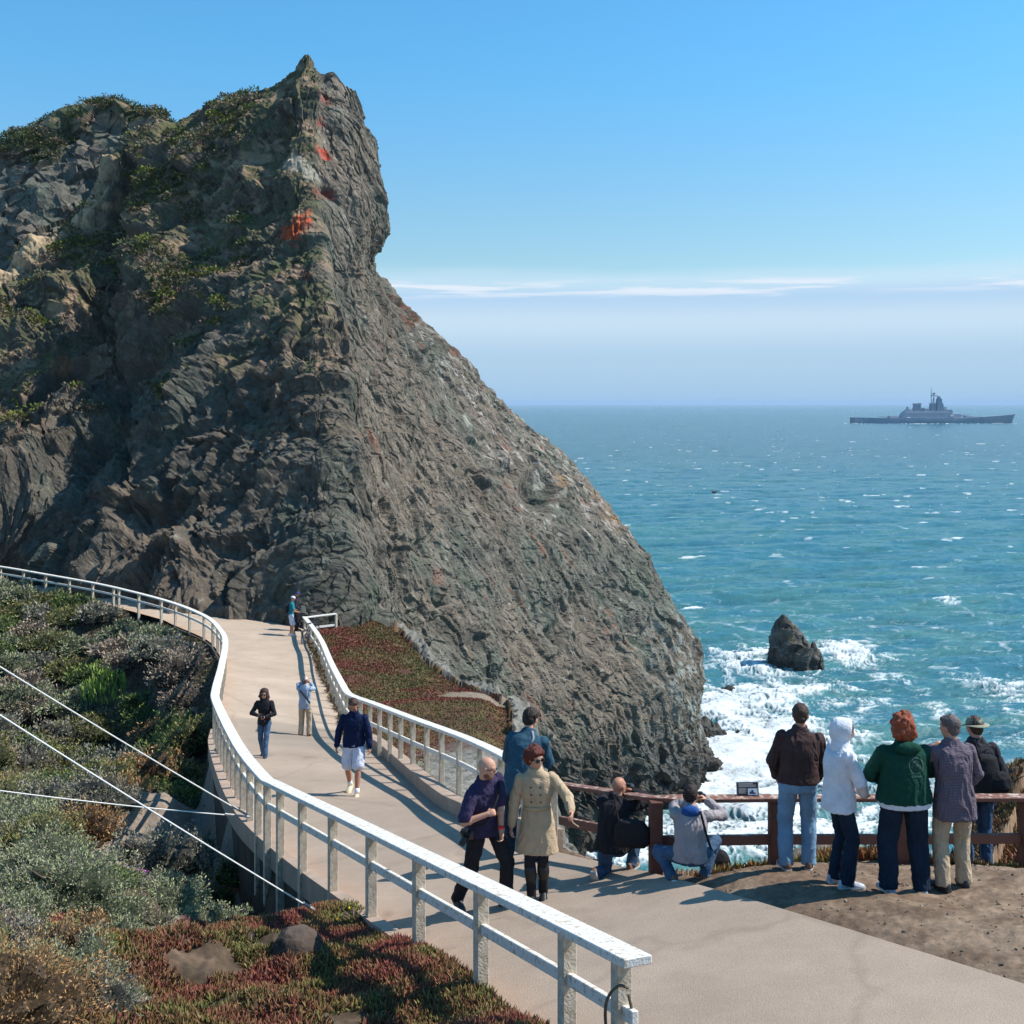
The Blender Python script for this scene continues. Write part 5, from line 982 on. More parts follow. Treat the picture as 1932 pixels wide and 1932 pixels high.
def hand(mb, wr, d, palm, curl=.35, side=1, grip=0.0, r=.0088):
    """palm, four unequal fingers with a knuckle bend, and a thumb leaving the side of the palm"""
    d = d.normalized(); n = (palm - d * palm.dot(d)); n = n.normalized() if n.length > 1e-4 else d.orthogonal().normalized(); w = d.cross(n) * side       # n: out of the palm, w: towards the thumb
    rot = Matrix((w, d, n)).transposed(); mb.ball(wr + d * .048, .05, 12, 8, (.82, 1.0, .36), rot); capsule(mb, wr - d * .03, wr + d * .02, .026, .027, 10)
    base = wr + d * .088
    for k, (off, ln) in enumerate(((.030, .070), (.010, .078), (-.011, .072), (-.030, .056))):
        a = base + w * off - d * .012; t = curl * 1.1; d1 = (d * math.cos(t) + n * math.sin(t)).normalized(); t2 = curl * 2.6; d2 = (d * math.cos(t2) + n * math.sin(t2)).normalized(); t3 = curl * 3.9; d3 = (d * math.cos(t3) + n * math.sin(t3)).normalized()
        p1 = a + d1 * ln * .45; p2 = p1 + d2 * ln * .32; p3 = p2 + d3 * ln * .26; mb.tube([a - d * .02, a, p1, p2, p3], [r * 1.05, r * 1.05, r, r * .93, r * .75], 8); mb.ball(p3, r * .75, 8, 6); mb.ball(p1, r * 1.02, 8, 6); mb.ball(p2, r * .94, 8, 6)
    a = wr + d * .028 + w * .028; t1 = (d * .62 + w * .7 + n * (.15 + curl * .5)).normalized(); t2 = (d * .85 + w * .15 + n * (.25 + curl * .9)).normalized(); p1 = a + t1 * .042; p2 = p1 + t2 * .034; mb.tube([a, p1, p2], [r * 1.35, r * 1.15, r * .9], 8); mb.ball(p2, r * .9, 8, 6); mb.ball(p1, r * 1.15, 8, 6)
def head_mesh(mb, s, jaw=1.0):
    c, M = s.hc, s.hrot
    def b(x, y, z, r, sc=(1, 1, 1)): mb.ball(c + M @ V3(x, y, z), r, 16, 12, sc, M)
    b(0, -.012, .018, .098, (.80, 1.0, .98)); b(0, .022, -.035, .078, (.80, .86, 1.05)); b(0, .045, -.078, .042, (1.05 * jaw, .8, .75)); b(0, .060, .030, .050, (1.15, .5, .5))
    b(0, .092, -.018, .016, (.75, 1.0, 1.2)); mb.tube([c + M @ V3(0, .080, .022), c + M @ V3(0, .100, -.022)], [.007, .012], 8); b(0, .079, -.055, .016, (1.5, .6, .5)); b(-.036, .058, -.018, .024); b(.036, .058, -.018, .024)
    for sx in (-1, 1): b(sx * .082, -.004, -.008, .026, (.35, .7, 1.15))
    capsule(mb, s.nk - s.d2 * .07, c + M @ V3(0, -.022, -.06), .060, .054, 14)
def face_parts(s, root, eye_m, lip_m, dark=None):
    c, M = s.hc, s.hrot
    for sx in (-1, 1): MB().ball(c + M @ V3(sx * .032, .079, .006), .0115, 10, 8, (1.15, .6, .75), M).build('eye', eye_m, root, True)
    MB().ball(c + M @ V3(0, .0905, -.054), .012, 10, 6, (1.75, .45, .42), M).build('mouth', lip_m, root, True)
def person(label, u, v, hpx, yaw, fig, top=None, legs=None, shoes=None, hair=None, skin=None, arms='long', shorts=False, hands=((.35, None), (.35, None)), name='person', face=False, h0=None, zfix=None, bulk=1.0, leg_bulk=1.0, dz=0.0, jaw=1.0, vox=None, group=None, zg=None):
    h0 = h0 or (fig.pel.z + .815)
    if zg: x, y = (u - 966) / F * zg, zg; z = CH - float(ground_H(np.array([[x, y]]))[0])
    elif zfix is None: x, y, z = hit(u, v, 7.5)
    else: x, y, z = W(u, v, zfix)
    sc = hpx / F * y / h0; s = fig; skin = skin or SKIN; vx = vox or (.0075 if y < 17 else .011)
    inv = Matrix.Rotation(-R(yaw), 3, 'Z')
    mb = MB(); head_mesh(mb, s, jaw); ring = []
    for c, xa, ya, a, b in ((s.pel - V3(0, 0, .09), s.xh, s.yh, .10, .085), (s.pel, s.xh, s.yh, .145 * s.broad, .10 * s.broad), (s.waist, s.xw, s.yw, .12 * s.broad, .09 * s.broad), (s.chest, s.xc, s.yc, .15, .105), (s.top - s.d2 * .05, s.xc, s.yc, .13, .075), (s.top + s.d2 * .01, s.xc, s.yc, .055, .055)): ring.append(ell(c, xa, ya, a, b))
    mb.ring_loft(ring)
    for i in (0, 1):
        sd = -1 if i == 0 else 1; capsule(mb, s.sh[i], s.el[i], .048, .041); capsule(mb, s.el[i], s.wr[i], .042, .028); mb.ball(s.el[i] + (s.wr[i] - s.el[i]) * .25, .046, 12, 8)
        curl, pn = hands[i]; d = (s.wr[i] - s.el[i]).normalized(); pn = V3(*pn) if pn else (s.xc * -sd); hand(mb, s.wr[i] - d * .005, d, pn, curl, sd)
        capsule(mb, s.hd[i], s.kn[i], .078, .054); calf = s.kn[i].lerp(s.ank[i], .3); mb.tube([s.kn[i], s.kn[i].lerp(s.ank[i], .15), calf - s.fdir[i] * .012, s.kn[i].lerp(s.ank[i], .65), s.ank[i]], [.053, .053, .060, .044, .036], 14); mb.ball(s.kn[i], .055, 12, 8)
        mb.ball(s.ank[i] + s.fdir[i] * .04 - V3(0, 0, .035), .036, 10, 6)
    body = rem(mb, name, skin, None, vx, 2); tag(body, label, 'person', group); body.location = (x, y, z + dz); body.rotation_euler.z = R(yaw); body.scale = (sc, sc, sc); root = body
    if top:
        mb = MB(); t = dict(hem=.0, wide=1.0, arm=1.0, flare=1.0, collar=True, depth=1.0); t.update(top); w = t['wide'] * bulk; dp = t['depth'] * bulk; ring = []; hem = s.pel - V3(0, 0, t['hem']); nhem = 3 if t['hem'] > .2 else 1
        for k in range(nhem): q = hem.lerp(s.pel, k / nhem); fl = 1 + (t['flare'] - 1) * (1 - k / nhem); ring.append(ell(q + s.yh * .0, s.xh, s.yh, .178 * w * s.broad * fl, .125 * dp * s.broad * fl))
        ring.append(ell(s.pel + s.d1 * .06, s.xh, s.yh, .168 * w * s.broad, .122 * dp * s.broad)); ring.append(ell(s.waist, s.xw, s.yw, .155 * w * s.broad * t.get('waist', 1), .115 * dp * s.broad * t.get('waist', 1))); ring.append(ell(s.chest - s.yc * .0, s.xc, s.yc, .182 * w, .130 * dp)); ring.append(ell(s.top - s.d2 * .085, s.xc, s.yc, .190 * w ** .5 * s.broad ** .5, .112 * dp)); ring.append(ell(s.top - s.d2 * .035, s.xc, s.yc, .160 * w ** .5 * s.broad ** .5, .092)); ring.append(ell(s.top + s.d2 * .005, s.xc, s.yc, .100, .078)); ring.append(ell(s.top + s.d2 * (.06 if t['collar'] else .02), s.xc, s.yc, .070, .068))
        mb.ring_loft(ring)
        for i in (0, 1):
            a = t['arm']; capsule(mb, s.sh[i], s.el[i] if arms == 'long' else s.sh[i].lerp(s.el[i], .80), .063 * a ** .4, .056 * a if arms == 'long' else .068 * a)
            if arms == 'long': capsule(mb, s.el[i], s.el[i].lerp(s.wr[i], .90), .057 * a, .043 * a); mb.ball(s.el[i], .060 * a, 12, 8)
        rem(mb, t.get('name', 'jacket'), t['mat'], root, vx * 1.05, 9, t.get('wr', .017), t.get('wf', 6.5))
        if t.get('under'):
            mb = MB(); c = hem - V3(0, 0, .055); mb.ring_loft([ell(c, s.xh, s.yh, .166 * w * s.broad * t['flare'], .118 * dp * s.broad), ell(c + V3(0, 0, .09), s.xh, s.yh, .168 * w * s.broad, .118 * dp * s.broad)]); rem(mb, 'shirt_hem', t['under'], root, vx, 2, .006, 12)
    if legs:
        l = dict(hip=.092, knee=.070, hem=.062, end=.02, name='trousers', wr=.014); l.update(legs); mb = MB(); k = leg_bulk
        mb.ring_loft([ell(s.pel - V3(0, 0, .10), s.xh, s.yh, .150 * s.broad, .110 * s.broad), ell(s.pel - V3(0, 0, .02), s.xh, s.yh, .170 * s.broad, .122 * s.broad), ell(s.pel + s.d1 * .08, s.xh, s.yh, .150 * s.broad, .108 * s.broad), ell(s.pel + s.d1 * .11, s.xh, s.yh, .14 * s.broad, .10 * s.broad)])
        for i in (0, 1):
            kn, an = s.kn[i], s.ank[i]; an2 = an - (an - kn).normalized() * (l['end'] - .02)
            capsule(mb, s.hd[i], kn if not shorts else s.hd[i].lerp(kn, .86), l['hip'] * k, l['knee'] * k if not shorts else l['knee'] * 1.25 * k)
            if not shorts: mb.ball(kn, l['knee'] * k * 1.02, 12, 8); mb.tube([kn, kn.lerp(an2, .5), an2 - V3(0, 0, .035)], [l['knee'] * k, (l['knee'] * .45 + l['hem'] * .55) * k, l['hem'] * k], 14)
        rem(mb, l['name'], l['mat'], root, vx * 1.05, 3, l['wr'], 7)
    if shoes:
        sh_m, sole_m, sk = (list(shoes) + [None])[:3]
        for i in (0, 1):
            fd = s.fdir[i]; up = V3(0, 0, 1); up = (up - fd * up.dot(fd)).normalized(); xr = fd.cross(up).normalized(); base = s.ank[i] - up * .085; mb = MB(); rg = []
            for (yy, w, hh) in ((-.085, .022, .05), (-.07, .036, .085), (-.02, .040, .098), (.04, .043, .085), (.10, .047, .062), (.15, .046, .046), (.185, .034, .034), (.20, .016, .02)):
                rg.append([base + fd * yy + xr * w * cx + up * (.012 + hh * cz) for cx, cz in ((-1, 0), (-1, .45), (-.62, .9), (0, 1), (.62, .9), (1, .45), (1, 0))])
            mb.ring_loft(rg); so = rem(mb, 'shoe', sh_m, root, .008, 1)
            mb = MB(); mb.ring_loft([[base + fd * yy + xr * w * cx + up * z for cx, z in ((-1, 0), (-1.04, .024), (1.04, .024), (1, 0))] for yy, w in ((-.09, .025), (-.075, .038), (-.02, .041), (.05, .045), (.12, .050), (.17, .043), (.2, .024))]); mb.build('sole', sole_m, so)
            if sk: MB().tube([s.ank[i] - V3(0, 0, .01), s.ank[i] + (s.kn[i] - s.ank[i]).normalized() * .10], [.046, .045], 14).build('sock', sk, root, True)
    if hair: hair(s, root, vx)
    if face: face_parts(s, root, M_EYE, M_LIP)
    return root, s, sc
M_EYE = mat('eye_dark', (.05, .035, .03), .3, .1, 10); M_LIP = mat('lip', (.36, .11, .09), .5, .1, 10)
def hair_fn(m, blobs, wr=.010, wf=30, name='hair'):
    def f(s, root, vx):
        mb = MB()
        for (x, y, z, r, sc) in blobs: mb.ball(s.hc + s.hrot @ V3(x, y, z), r, 18, 12, sc, s.hrot)
        rem(mb, name, m, root, min(vx, .008), 1, wr, wf)
    return f
def curls(blobs, n, r, seed=1):
    rs = np.random.RandomState(seed); out = list(blobs)
    for k in range(n):
        b = blobs[rs.randint(len(blobs))]; d = rs.normal(size=3); d /= np.linalg.norm(d)
        if d[1] > .35: d[1] *= -1
        q = [b[i] + d[i] * b[3] * b[4][i] * .93 for i in range(3)]
        if q[1] > .055 and q[2] < .06: continue
        e = r * (.6 + .8 * rs.rand()); out.append((q[0], q[1], q[2], e, (1, .8, 1.25)))
    return out
def both(*fs):
    def f(s, root, vx):
        for g in fs: g(s, root, vx)
    return f
SHORT = [(0, -.030, .034, .104, (.85, .96, .94)), (0, -.055, -.010, .078, (1.0, .75, 1.05)), (0, .035, .085, .045, (1.35, .9, .55))]
CROP = [(0, -.026, .030, .1035, (.825, .96, .95)), (0, -.05, -.02, .074, (1.0, .75, 1.0))]
def glasses(m, thick=1.0):
    def f(s, root, vx):
        mb = MB(); c, M = s.hc, s.hrot
        for sx in (-1, 1):
            mb.ball(c + M @ V3(sx * .035, .090, .006), .026, 12, 8, (1.1, .28, .78 * thick), M); mb.tube([c + M @ V3(sx * .062, .086, .010), c + M @ V3(sx * .086, .0, .008)], .0035, 5)
        mb.tube([c + M @ V3(-.012, .098, .012), c + M @ V3(.012, .098, .012)], .003, 5); mb.build('glasses', m, root, True)
    return f
def cap_fn(m, brim=True, name='cap', wide=0):
    def f(s, root, vx):
        mb = MB(); c, M = s.hc, s.hrot
        P = lambda x, y, z: c + M @ V3(x, y, z); rg = []
        for k in range(7):
            a = k / 6 * math.pi / 2; rg.append([P(math.cos(t) * .093 * math.cos(a) ** .8 * .96, math.sin(t) * .112 * math.cos(a) ** .8 - .012, .035 + .088 * math.sin(a)) for t in [2 * math.pi * j / 20 for j in range(20)]])
        mb.ring_loft(rg[:-1])
        if wide: mb.ring_loft([[P(math.cos(t) * rr * .93, math.sin(t) * rr - .012, zz + .012 * math.cos(2 * t) * (rr > .13)) for t in [2 * math.pi * j / 24 for j in range(24)]] for rr, zz in ((.09, .030), (.13, .026), (.172, .016), (.172, .011), (.13, .020), (.09, .024))], cap=False)
        elif brim: mb.ring_loft([[P(math.sin(t) * .075, .07 + math.cos(t) * .09 * q, .040 + z) for t in (-1.4, -.9, -.4, 0, .4, .9, 1.4)] for q, z in ((.3, .004), (1, -.004), (1, -.010), (.3, -.004))])
        mb.build(name, m, root, True)
    return f
def to_world(root, s, p):                 # a point of the figure's own space in the scene
    sc = root.scale[0]; return root.location + Matrix.Rotation(root.rotation_euler.z, 3, 'Z') @ (Vector(p) * sc)
M_BLK = cloth('black_cloth', (.022, .021, .024)); M_CHAR = cloth('charcoal', (.035, .033, .04)); M_NAVY = cloth('navy_knit', (.008, .015, .050)); M_JEAN = cloth('blue_denim', (.06, .11, .19), .25, .5, scale=5); M_JEANL = cloth('pale_denim', (.17, .29, .42), .2, .5, scale=5); M_DJEAN = cloth('dark_denim', (.014, .026, .046), .2)
M_KHAKI = cloth('khaki', (.44, .34, .23)); M_WHITE = cloth('white_cotton', (.66, .67, .72)); M_SHORTS = cloth('pale_grey_cotton', (.55, .57, .66)); M_TRENCH = cloth('trench_tan', (.44, .33, .215), .1); M_GREEN = cloth('dark_green_fleece', (.010, .052, .035), .2); M_BRN = cloth('brown_jacket', (.060, .036, .034), .25); M_TEAL = cloth('teal_jacket', (.035, .085, .125), .2)
M_GREY = cloth('grey_fleece', (.30, .27, .28), .14); M_BLUEH = cloth('blue_lining', (.02, .07, .24)); M_SHIRT = cloth('pale_blue_shirt', (.30, .37, .48)); M_CYC = cloth('teal_jersey', (.02, .17, .22), .3); M_RED = mat('red_band', (.70, .03, .03), .5)
M_SHOEW = mat('white_shoe', (.62, .64, .68), .6, .2, 25, dark=(.25, .28, .36)); M_SHOEY = mat('white_yellow_shoe', (.72, .72, .70), .6, .2, 22, dark=(.70, .42, .04)); M_SHOEB = mat('black_shoe', (.03, .03, .035), .5); M_SHOEBR = mat('brown_shoe', (.16, .085, .055), .6); M_SOLE = mat('sole', (.55, .54, .52), .7); M_SOLED = mat('dark_sole', (.04, .035, .03), .7); M_SOCK = mat('sock', (.75, .75, .75), .9)
M_HDK = mat('hair_dark', (.022, .013, .010), .55, .2, 40, .6, 90); M_HBR = mat('hair_brown', (.060, .032, .022), .55, .2, 40, .6, 90); M_HRED = mat('hair_red', (.30, .065, .025), .5, .3, 40, .8, 90); M_HAUB = mat('hair_auburn', (.11, .022, .014), .45, .3, 40, .8, 90); M_HGR = mat('hair_greying', (.13, .10, .095), .6, .3, 40, .6, 90); M_GLASS = mat('dark_lens', (.01, .01, .012), .15, spec=.6); M_CAM = mat('camera_black', (.02, .02, .022), .4, spec=.4); M_GLSS2 = mat('lens_glass', (.02, .03, .05), .08, spec=.8)
M_BEARD = mat('beard', (.20, .085, .05), .8, .2, 60, .6, 90); M_LEATH = mat('black_leather', (.018, .017, .018), .4, spec=.35); M_PURP = plaid('purple_print', (.020, .016, .042), (.065, .055, .12), (.07, .06, .13), 190, 170); M_PLAID = plaid('plaid', (.17, .135, .16), (.055, .045, .07), (.07, .055, .085), 105, 130)
def camera_thing(loc, rz, label, sc=1.0, lens=.07, tilt=0, group=None):
    root = empty('camera', loc, rz); root.rotation_euler.x = tilt; tag(root, label, 'camera', group); root.scale = (sc, sc, sc)
    MB().box((0, 0, 0), .125, .06, .085).build('camera_body', M_CAM, root, bevel=.01); MB().box((0, 0, .052), .05, .045, .03).build('viewfinder', M_CAM, root, bevel=.006)
    l = MB().tube([(0, .02, 0), (0, .03 + lens, 0)], [.034, .032], 16).build('lens', M_CAM, root, True); MB().tube([(0, .031 + lens, 0), (0, .033 + lens, 0)], .026, 14).build('glass', M_GLSS2, l); return root
def strap(root, name, pts, m, r=.010, flat=False):
    Q = catmull(np.array([tuple(p) for p in pts]), np.linspace(0, len(pts) - 1, 5 * len(pts))); return MB().tube([tuple(q) for q in Q], r, 6).build(name, m, root, True)

# --- the people, far to near -------------------------------------------------
# cyclist and companion with a map at the far end
f = Fig(lean=(6, 0), hands=[(-.16, .36, 1.10), (.16, .36, 1.08)], elbow=[(-.4, -.2, -1), (.4, -.2, -1)], head=(0, 18, 0), feet=[(-.10, -.04, 0, 6), (.10, .06, 0, -6)])
r, s, sc = person('cyclist in teal jersey and white helmet reading a map near the parked bicycle', 549, 1200, 75, -82, f, dict(mat=M_CYC, name='jersey', hem=.06), dict(mat=M_SHORTS, name='shorts', hip=.10, knee=.085), (M_SHOEW, M_SOLE), cap_fn(mat('helmet_white', (.62, .66, .74), .3), False, 'helmet'), SKIN_T, 'short', True, vox=.014)
mp_ = MB(); mp_.ring_loft([[(-.26, -.02, -.16), (.26, .02, -.16), (.26, .02, -.157), (-.26, -.02, -.157)], [(-.26, .10, .16), (.26, .13, .16), (.26, .13, .163), (-.26, .10, .163)]]); mo = mp_.build('paper_map', mat('map_paper', (.46, .42, .34), .8, .2, 30)); mo.location = to_world(r, s, (0, .50, 1.16)); mo.rotation_euler = (R(25), 0, R(-60)); tag(mo, 'unfolded tan paper map held by the cyclist in teal', 'map')
MB().box((0, -.17, 1.22), .26, .14, .34).build('backpack', M_BLK, r, bevel=.04)
f = Fig(lean=(3, 0), hands=[(-.14, .30, 1.2), (.16, .25, 1.0)], head=(0, 10, 0))
person('cyclist in dark clothes and navy cap behind the cyclist in teal', 559, 1190, 73, -95, f, dict(mat=M_CHAR, hem=.1), dict(mat=M_BLK), (M_SHOEB, M_SOLED), cap_fn(mat('cap_navy', (.04, .04, .16), .6)), SKIN_T, vox=.014)
# woman in black with a camera
f = Fig(lean=(1, 0), hands=[(-.08, .26, 1.10), (.10, .25, 1.14)], elbow=[(-1, -.4, -.4), (1, -.4, -.4)], head=(4, 8, 0), feet=[(-.07, .24, .0, 4), (.07, -.16, .04, -4, 25)], hip=.945)
CURL = [(0, -.035, .040, .116, (.98, .92, .98)), (-.085, -.01, -.05, .058, (.8, 1, 1.5)), (.085, -.01, -.05, .058, (.8, 1, 1.5)), (0, -.075, -.07, .092, (1.2, .7, 1.3)), (-.075, .02, -.13, .040, (1, 1, 1.2)), (.075, .01, -.13, .040, (1, 1, 1.2))]
r, s, sc = person('woman with long dark curls, black jacket and jeans walking up the path with camera', 499, 1427, 126, 178, f, dict(mat=M_BLK, hem=.10, waist=.95), dict(mat=M_JEAN, knee=.064, hem=.066), (M_SHOEB, M_SOLED), both(hair_fn(M_HBR, curls(CURL, 80, .022, 7), .010, 40), glasses(M_GLASS)), face=True, vox=.011)
camera_thing(to_world(r, s, (0, .33, 1.13)), R(178), 'camera held at the chest of the woman with dark curls', .9, .08)
# older man with white cap
f = Fig(lean=(-2, 0), hands=[(-.07, .16, 1.60), (.10, .16, 1.60)], elbow=[(-.8, .35, -.45), (.45, .3, -1)], head=(0, -4, 0), feet=[(-.12, -.02, 0, 8), (.12, .02, 0, -8)])
r, s, sc = person('older man in white cap, pale blue shirt and khakis photographing with his back turned', 575, 1388, 111, -8, f, dict(mat=M_SHIRT, name='shirt', hem=.12, wide=1.05), dict(mat=M_KHAKI, hip=.10, knee=.082, hem=.075), (M_SHOEBR, M_SOLED), both(hair_fn(M_HGR, CROP), cap_fn(mat('cap_white', (.62, .58, .54), .8), True)), SKIN_T, vox=.011)
camera_thing(to_world(r, s, (.01, .20, 1.60)), R(-8), 'small camera raised to the face of the older man in the white cap', .8, .05)
strap(r, 'shoulder_strap', [V3(-.12, -.125, 1.40), V3(0, -.150, 1.28), V3(.12, -.155, 1.15), V3(.20, -.10, 1.02)], M_BLK, .022)
# man in navy sweater
f = Fig(lean=(2, 0), hands=[(-.31, .08, .82), (.33, .0, .83)], elbow=[(-.9, -.7, 0), (.9, -.7, 0)], head=(-2, 34, 0), feet=[(-.10, .26, 0, 5), (.11, -.20, .03, -6, 22)], hip=.94, broad=1.12)
r, s, sc = person('man in navy sweater, pale shorts and white sneakers walking towards the viewer looking down', 668, 1497, 179, 177, f, dict(mat=M_NAVY, name='sweater', hem=.06, wide=1.08, arm=1.12), dict(mat=M_SHORTS, name='shorts', hip=.112, knee=.085), (M_SHOEY, M_SOLE, M_SOCK), hair_fn(M_HBR, curls(SHORT, 60, .012, 11), .006, 50), SKIN_T, 'long', True, ((.45, None), (.45, None)), face=True, vox=.009)
# man in teal jacket leaning over the rail
f = Fig(lean=(24, 4), hands=[(-.20, .50, 1.02), (.20, .52, 1.02)], elbow=[(-.35, -.2, -1), (.35, -.2, -1)], head=(-18, 26, 0), feet=[(-.17, .0, 0, 10), (.15, .05, 0, -10)], broad=1.1)
r, s, sc = person('dark haired man in teal jacket leaning on the rail behind the couple', 984, 1628, 287, -14, f, dict(mat=M_TEAL, hem=.14, wide=1.1, arm=1.15, depth=1.1), dict(mat=M_DJEAN, knee=.075, hem=.07), (M_SHOEB, M_SOLED), hair_fn(M_HDK, SHORT + [(0, -.02, .09, .06, (1.2, 1.2, .7))], .014))
strap(r, 'shoulder_strap', [V3(.09, .16, 1.50), V3(.12, .06, 1.42), V3(.02, .0, 1.28), V3(-.10, .0, 1.12), V3(-.18, .02, 1.0)], mat('strap_grey', (.25, .24, .28), .8), .018)
# woman in the trench coat
f = Fig(lean=(2, 2), hands=[(-.42, .30, 1.14), (.30, .06, .84)], elbow=[(-.9, -.5, -.9), (.6, -.7, 0)], head=(42, 8, 4), feet=[(-.06, -.07, .02, 6, 12), (.06, .05, 0, 0)], hip=.955, twist=6, knee=[(0, .3, 0), (0, .3, 0)])
AUB = [(0, -.030, .045, .112, (.93, .95, .95)), (.045, -.05, .02, .080, (1.0, .9, 1.1)), (-.05, -.055, .0, .078, (.9, .9, 1.2)), (0, -.08, -.03, .070, (1.2, .7, 1.1)), (-.075, -.03, -.05, .035, (.8, 1, 1.3)), (0, .045, .085, .045, (1.4, .9, .6))]
r, s, sc = person('woman with auburn hair and sunglasses in a belted tan trench coat and black boots', 1014, 1697, 288, 172, f, dict(mat=M_TRENCH, name='coat', hem=.38, flare=1.36, waist=.92, wide=1.03, arm=1.05, wr=.013, wf=6), dict(mat=M_BLK, name='leggings', hip=.072, knee=.062, hem=.054, wr=.004), (M_LEATH, M_SOLED), both(hair_fn(M_HAUB, curls(AUB, 90, .020, 5), .010, 40), glasses(M_GLASS, 1.25)), face=True, jaw=.9)
mb = MB(); mb.ring_loft([ell(s.waist + s.d1 * q, s.xw, s.yw, .155 * .90 * 1.03 + e, .115 * .90 + e + .004) for q, e in ((-.055, .012), (-.05, .020), (-.012, .020), (-.007, .012))]); rem(mb, 'belt', cloth('trench_belt', (.40, .30, .17)), r, .008, 1, .002)
for k in range(3):
    for sx in (-.055, .055): MB().ball(s.waist + s.d1 * (.06 + .085 * k) + s.xw * sx + s.yw * .132, .013, 10, 6, (1, .5, 1)).build('button', mat('horn_button', (.10, .06, .03), .4) if k + sx == -.055 else bpy.data.materials['horn_button'], r, True)
mb = MB(); mb.ring_loft([ell(s.top + s.d2 * q, s.xc, s.yc, a, b) for q, a, b in ((-.035, .125, .095), (.005, .098, .090), (.045, .078, .080), (.047, .066, .068))]); rem(mb, 'collar', M_TRENCH, r, .008, 1, .003)
for i in (0, 1): MB().tube([s.ank[i] - V3(0, 0, .04), s.ank[i].lerp(s.kn[i], .3), s.ank[i].lerp(s.kn[i], .6) - s.fdir[i] * .01, s.ank[i].lerp(s.kn[i], .86)], [.050, .056, .072, .068], 16).build('boot', M_LEATH, r, True)
strap(r, 'tie_end', [s.wr[0] + V3(0, .02, -.02), s.wr[0] + V3(-.02, .03, -.10), s.wr[0] + V3(-.09, .03, -.15)], M_TRENCH, .008)
# bald bearded man
f = Fig(lean=(15, 12), twist=10, hands=[(-.02, .27, .90), (.20, .30, 1.14)], elbow=[(-.7, -.6, -.3), (1, -.75, -.4)], head=(38, 14, 0), feet=[(-.16, .16, 0, 12), (.20, -.24, .02, -14, 16)], hip=.92, broad=1.12, neck=.02)
BEARD = [(0, .052, -.082, .040, (1.15, .8, .8)), (-.045, .022, -.065, .032, (.6, 1.1, 1.2)), (.045, .022, -.065, .032, (.6, 1.1, 1.2)), (0, .080, -.066, .016, (1.8, .5, .6))]
r, s, sc = person('bald bearded man in purple patterned shirt and black trousers turning to the trench coat woman', 915, 1712, 300, -142, f, dict(mat=M_PURP, name='shirt', hem=.10, wide=1.14, arm=1.05, depth=1.1), dict(mat=M_BLK, hip=.102, knee=.076, hem=.068), (M_SHOEB, M_SOLED), both(hair_fn(M_BEARD, BEARD, .006, 50, 'beard'), glasses(M_GLASS, .55)), arms='short', face=False, hands=((.5, None), (.85, (-1, .2, 0))))
MB().tube([s.wr[0] - (s.wr[0] - s.el[0]).normalized() * .02, s.wr[0] - (s.wr[0] - s.el[0]).normalized() * .055], .034, 14).build('wristband', M_RED, r, True)
mb = MB(); mb.ring_loft([ell(s.top + s.d2 * q, s.xc, s.yc, a, b) for q, a, b in ((-.03, .10, .09), (.015, .078, .076), (.03, .070, .070))]); rem(mb, 'undershirt', M_BLK, r, .008, 1, 0)
strap(r, 'camera_strap', [V3(-.10, .10, 1.44) + s.d2 * 0, V3(.0, .26, 1.35), V3(.12, .31, 1.2), V3(.22, .29, 1.05), V3(.26, .12, .98)], M_BLK, .014)
camera_thing(to_world(r, s, (.31, .10, .90)), R(-142 - 70), 'black camera hanging at the hip of the bald man in purple', 1.15, .09, R(-35))
# kneeling photographer
f = Fig(lean=(22, 0), hip=.36, hands=[(-.02, .46, .88), (.14, .44, .92)], elbow=[(-1, .3, -.5), (1.4, .5, -.05)], head=(-30, 0, 0), feet=[(-.16, -.22, .0, 5, 55), (.18, .20, 0, -10)], knee=[(-.1, .8, -.9), (.3, 1, .4)], broad=1.15, shrug=.02)
r, s, sc = person('bald man in black coat kneeling to photograph over the brown rail', 1156, 1647, 262, -22, f, dict(mat=M_BLK, name='coat', hem=.06, wide=1.12, depth=1.15, arm=1.2), dict(mat=M_JEAN, hip=.10, knee=.078), (M_SHOEBR, M_SOLE), None, SKIN_T, hands=((.7, None), (.6, None)), h0=1.75, zg=14.1)
camera_thing(to_world(r, s, (.06, .52, .92)), R(-22), 'camera at the eye of the kneeling man in black', .95, .1)
f_ = MB(); f_.ring_loft([ell(V3(0, 0, z), V3(1, 0, 0), V3(0, 1, 0), a, b) for z, a, b in ((-.16, .16, .07), (-.1, .21, .10), (.05, .20, .10), (.13, .14, .07))]); bg_ = rem(f_, 'bag', M_BLK, None, .012, 2, .008); bg_.location = WV(1192, 1570, 13.8); bg_.rotation_euler.z = R(-20); tag(bg_, 'black shoulder bag at the hip of the kneeling man in black', 'bag')
strap(bg_, 'strap', [V3(-.15, 0, .1), V3(-.2, .06, .22), V3(-.24, .12, .34)], M_BLK, .012)
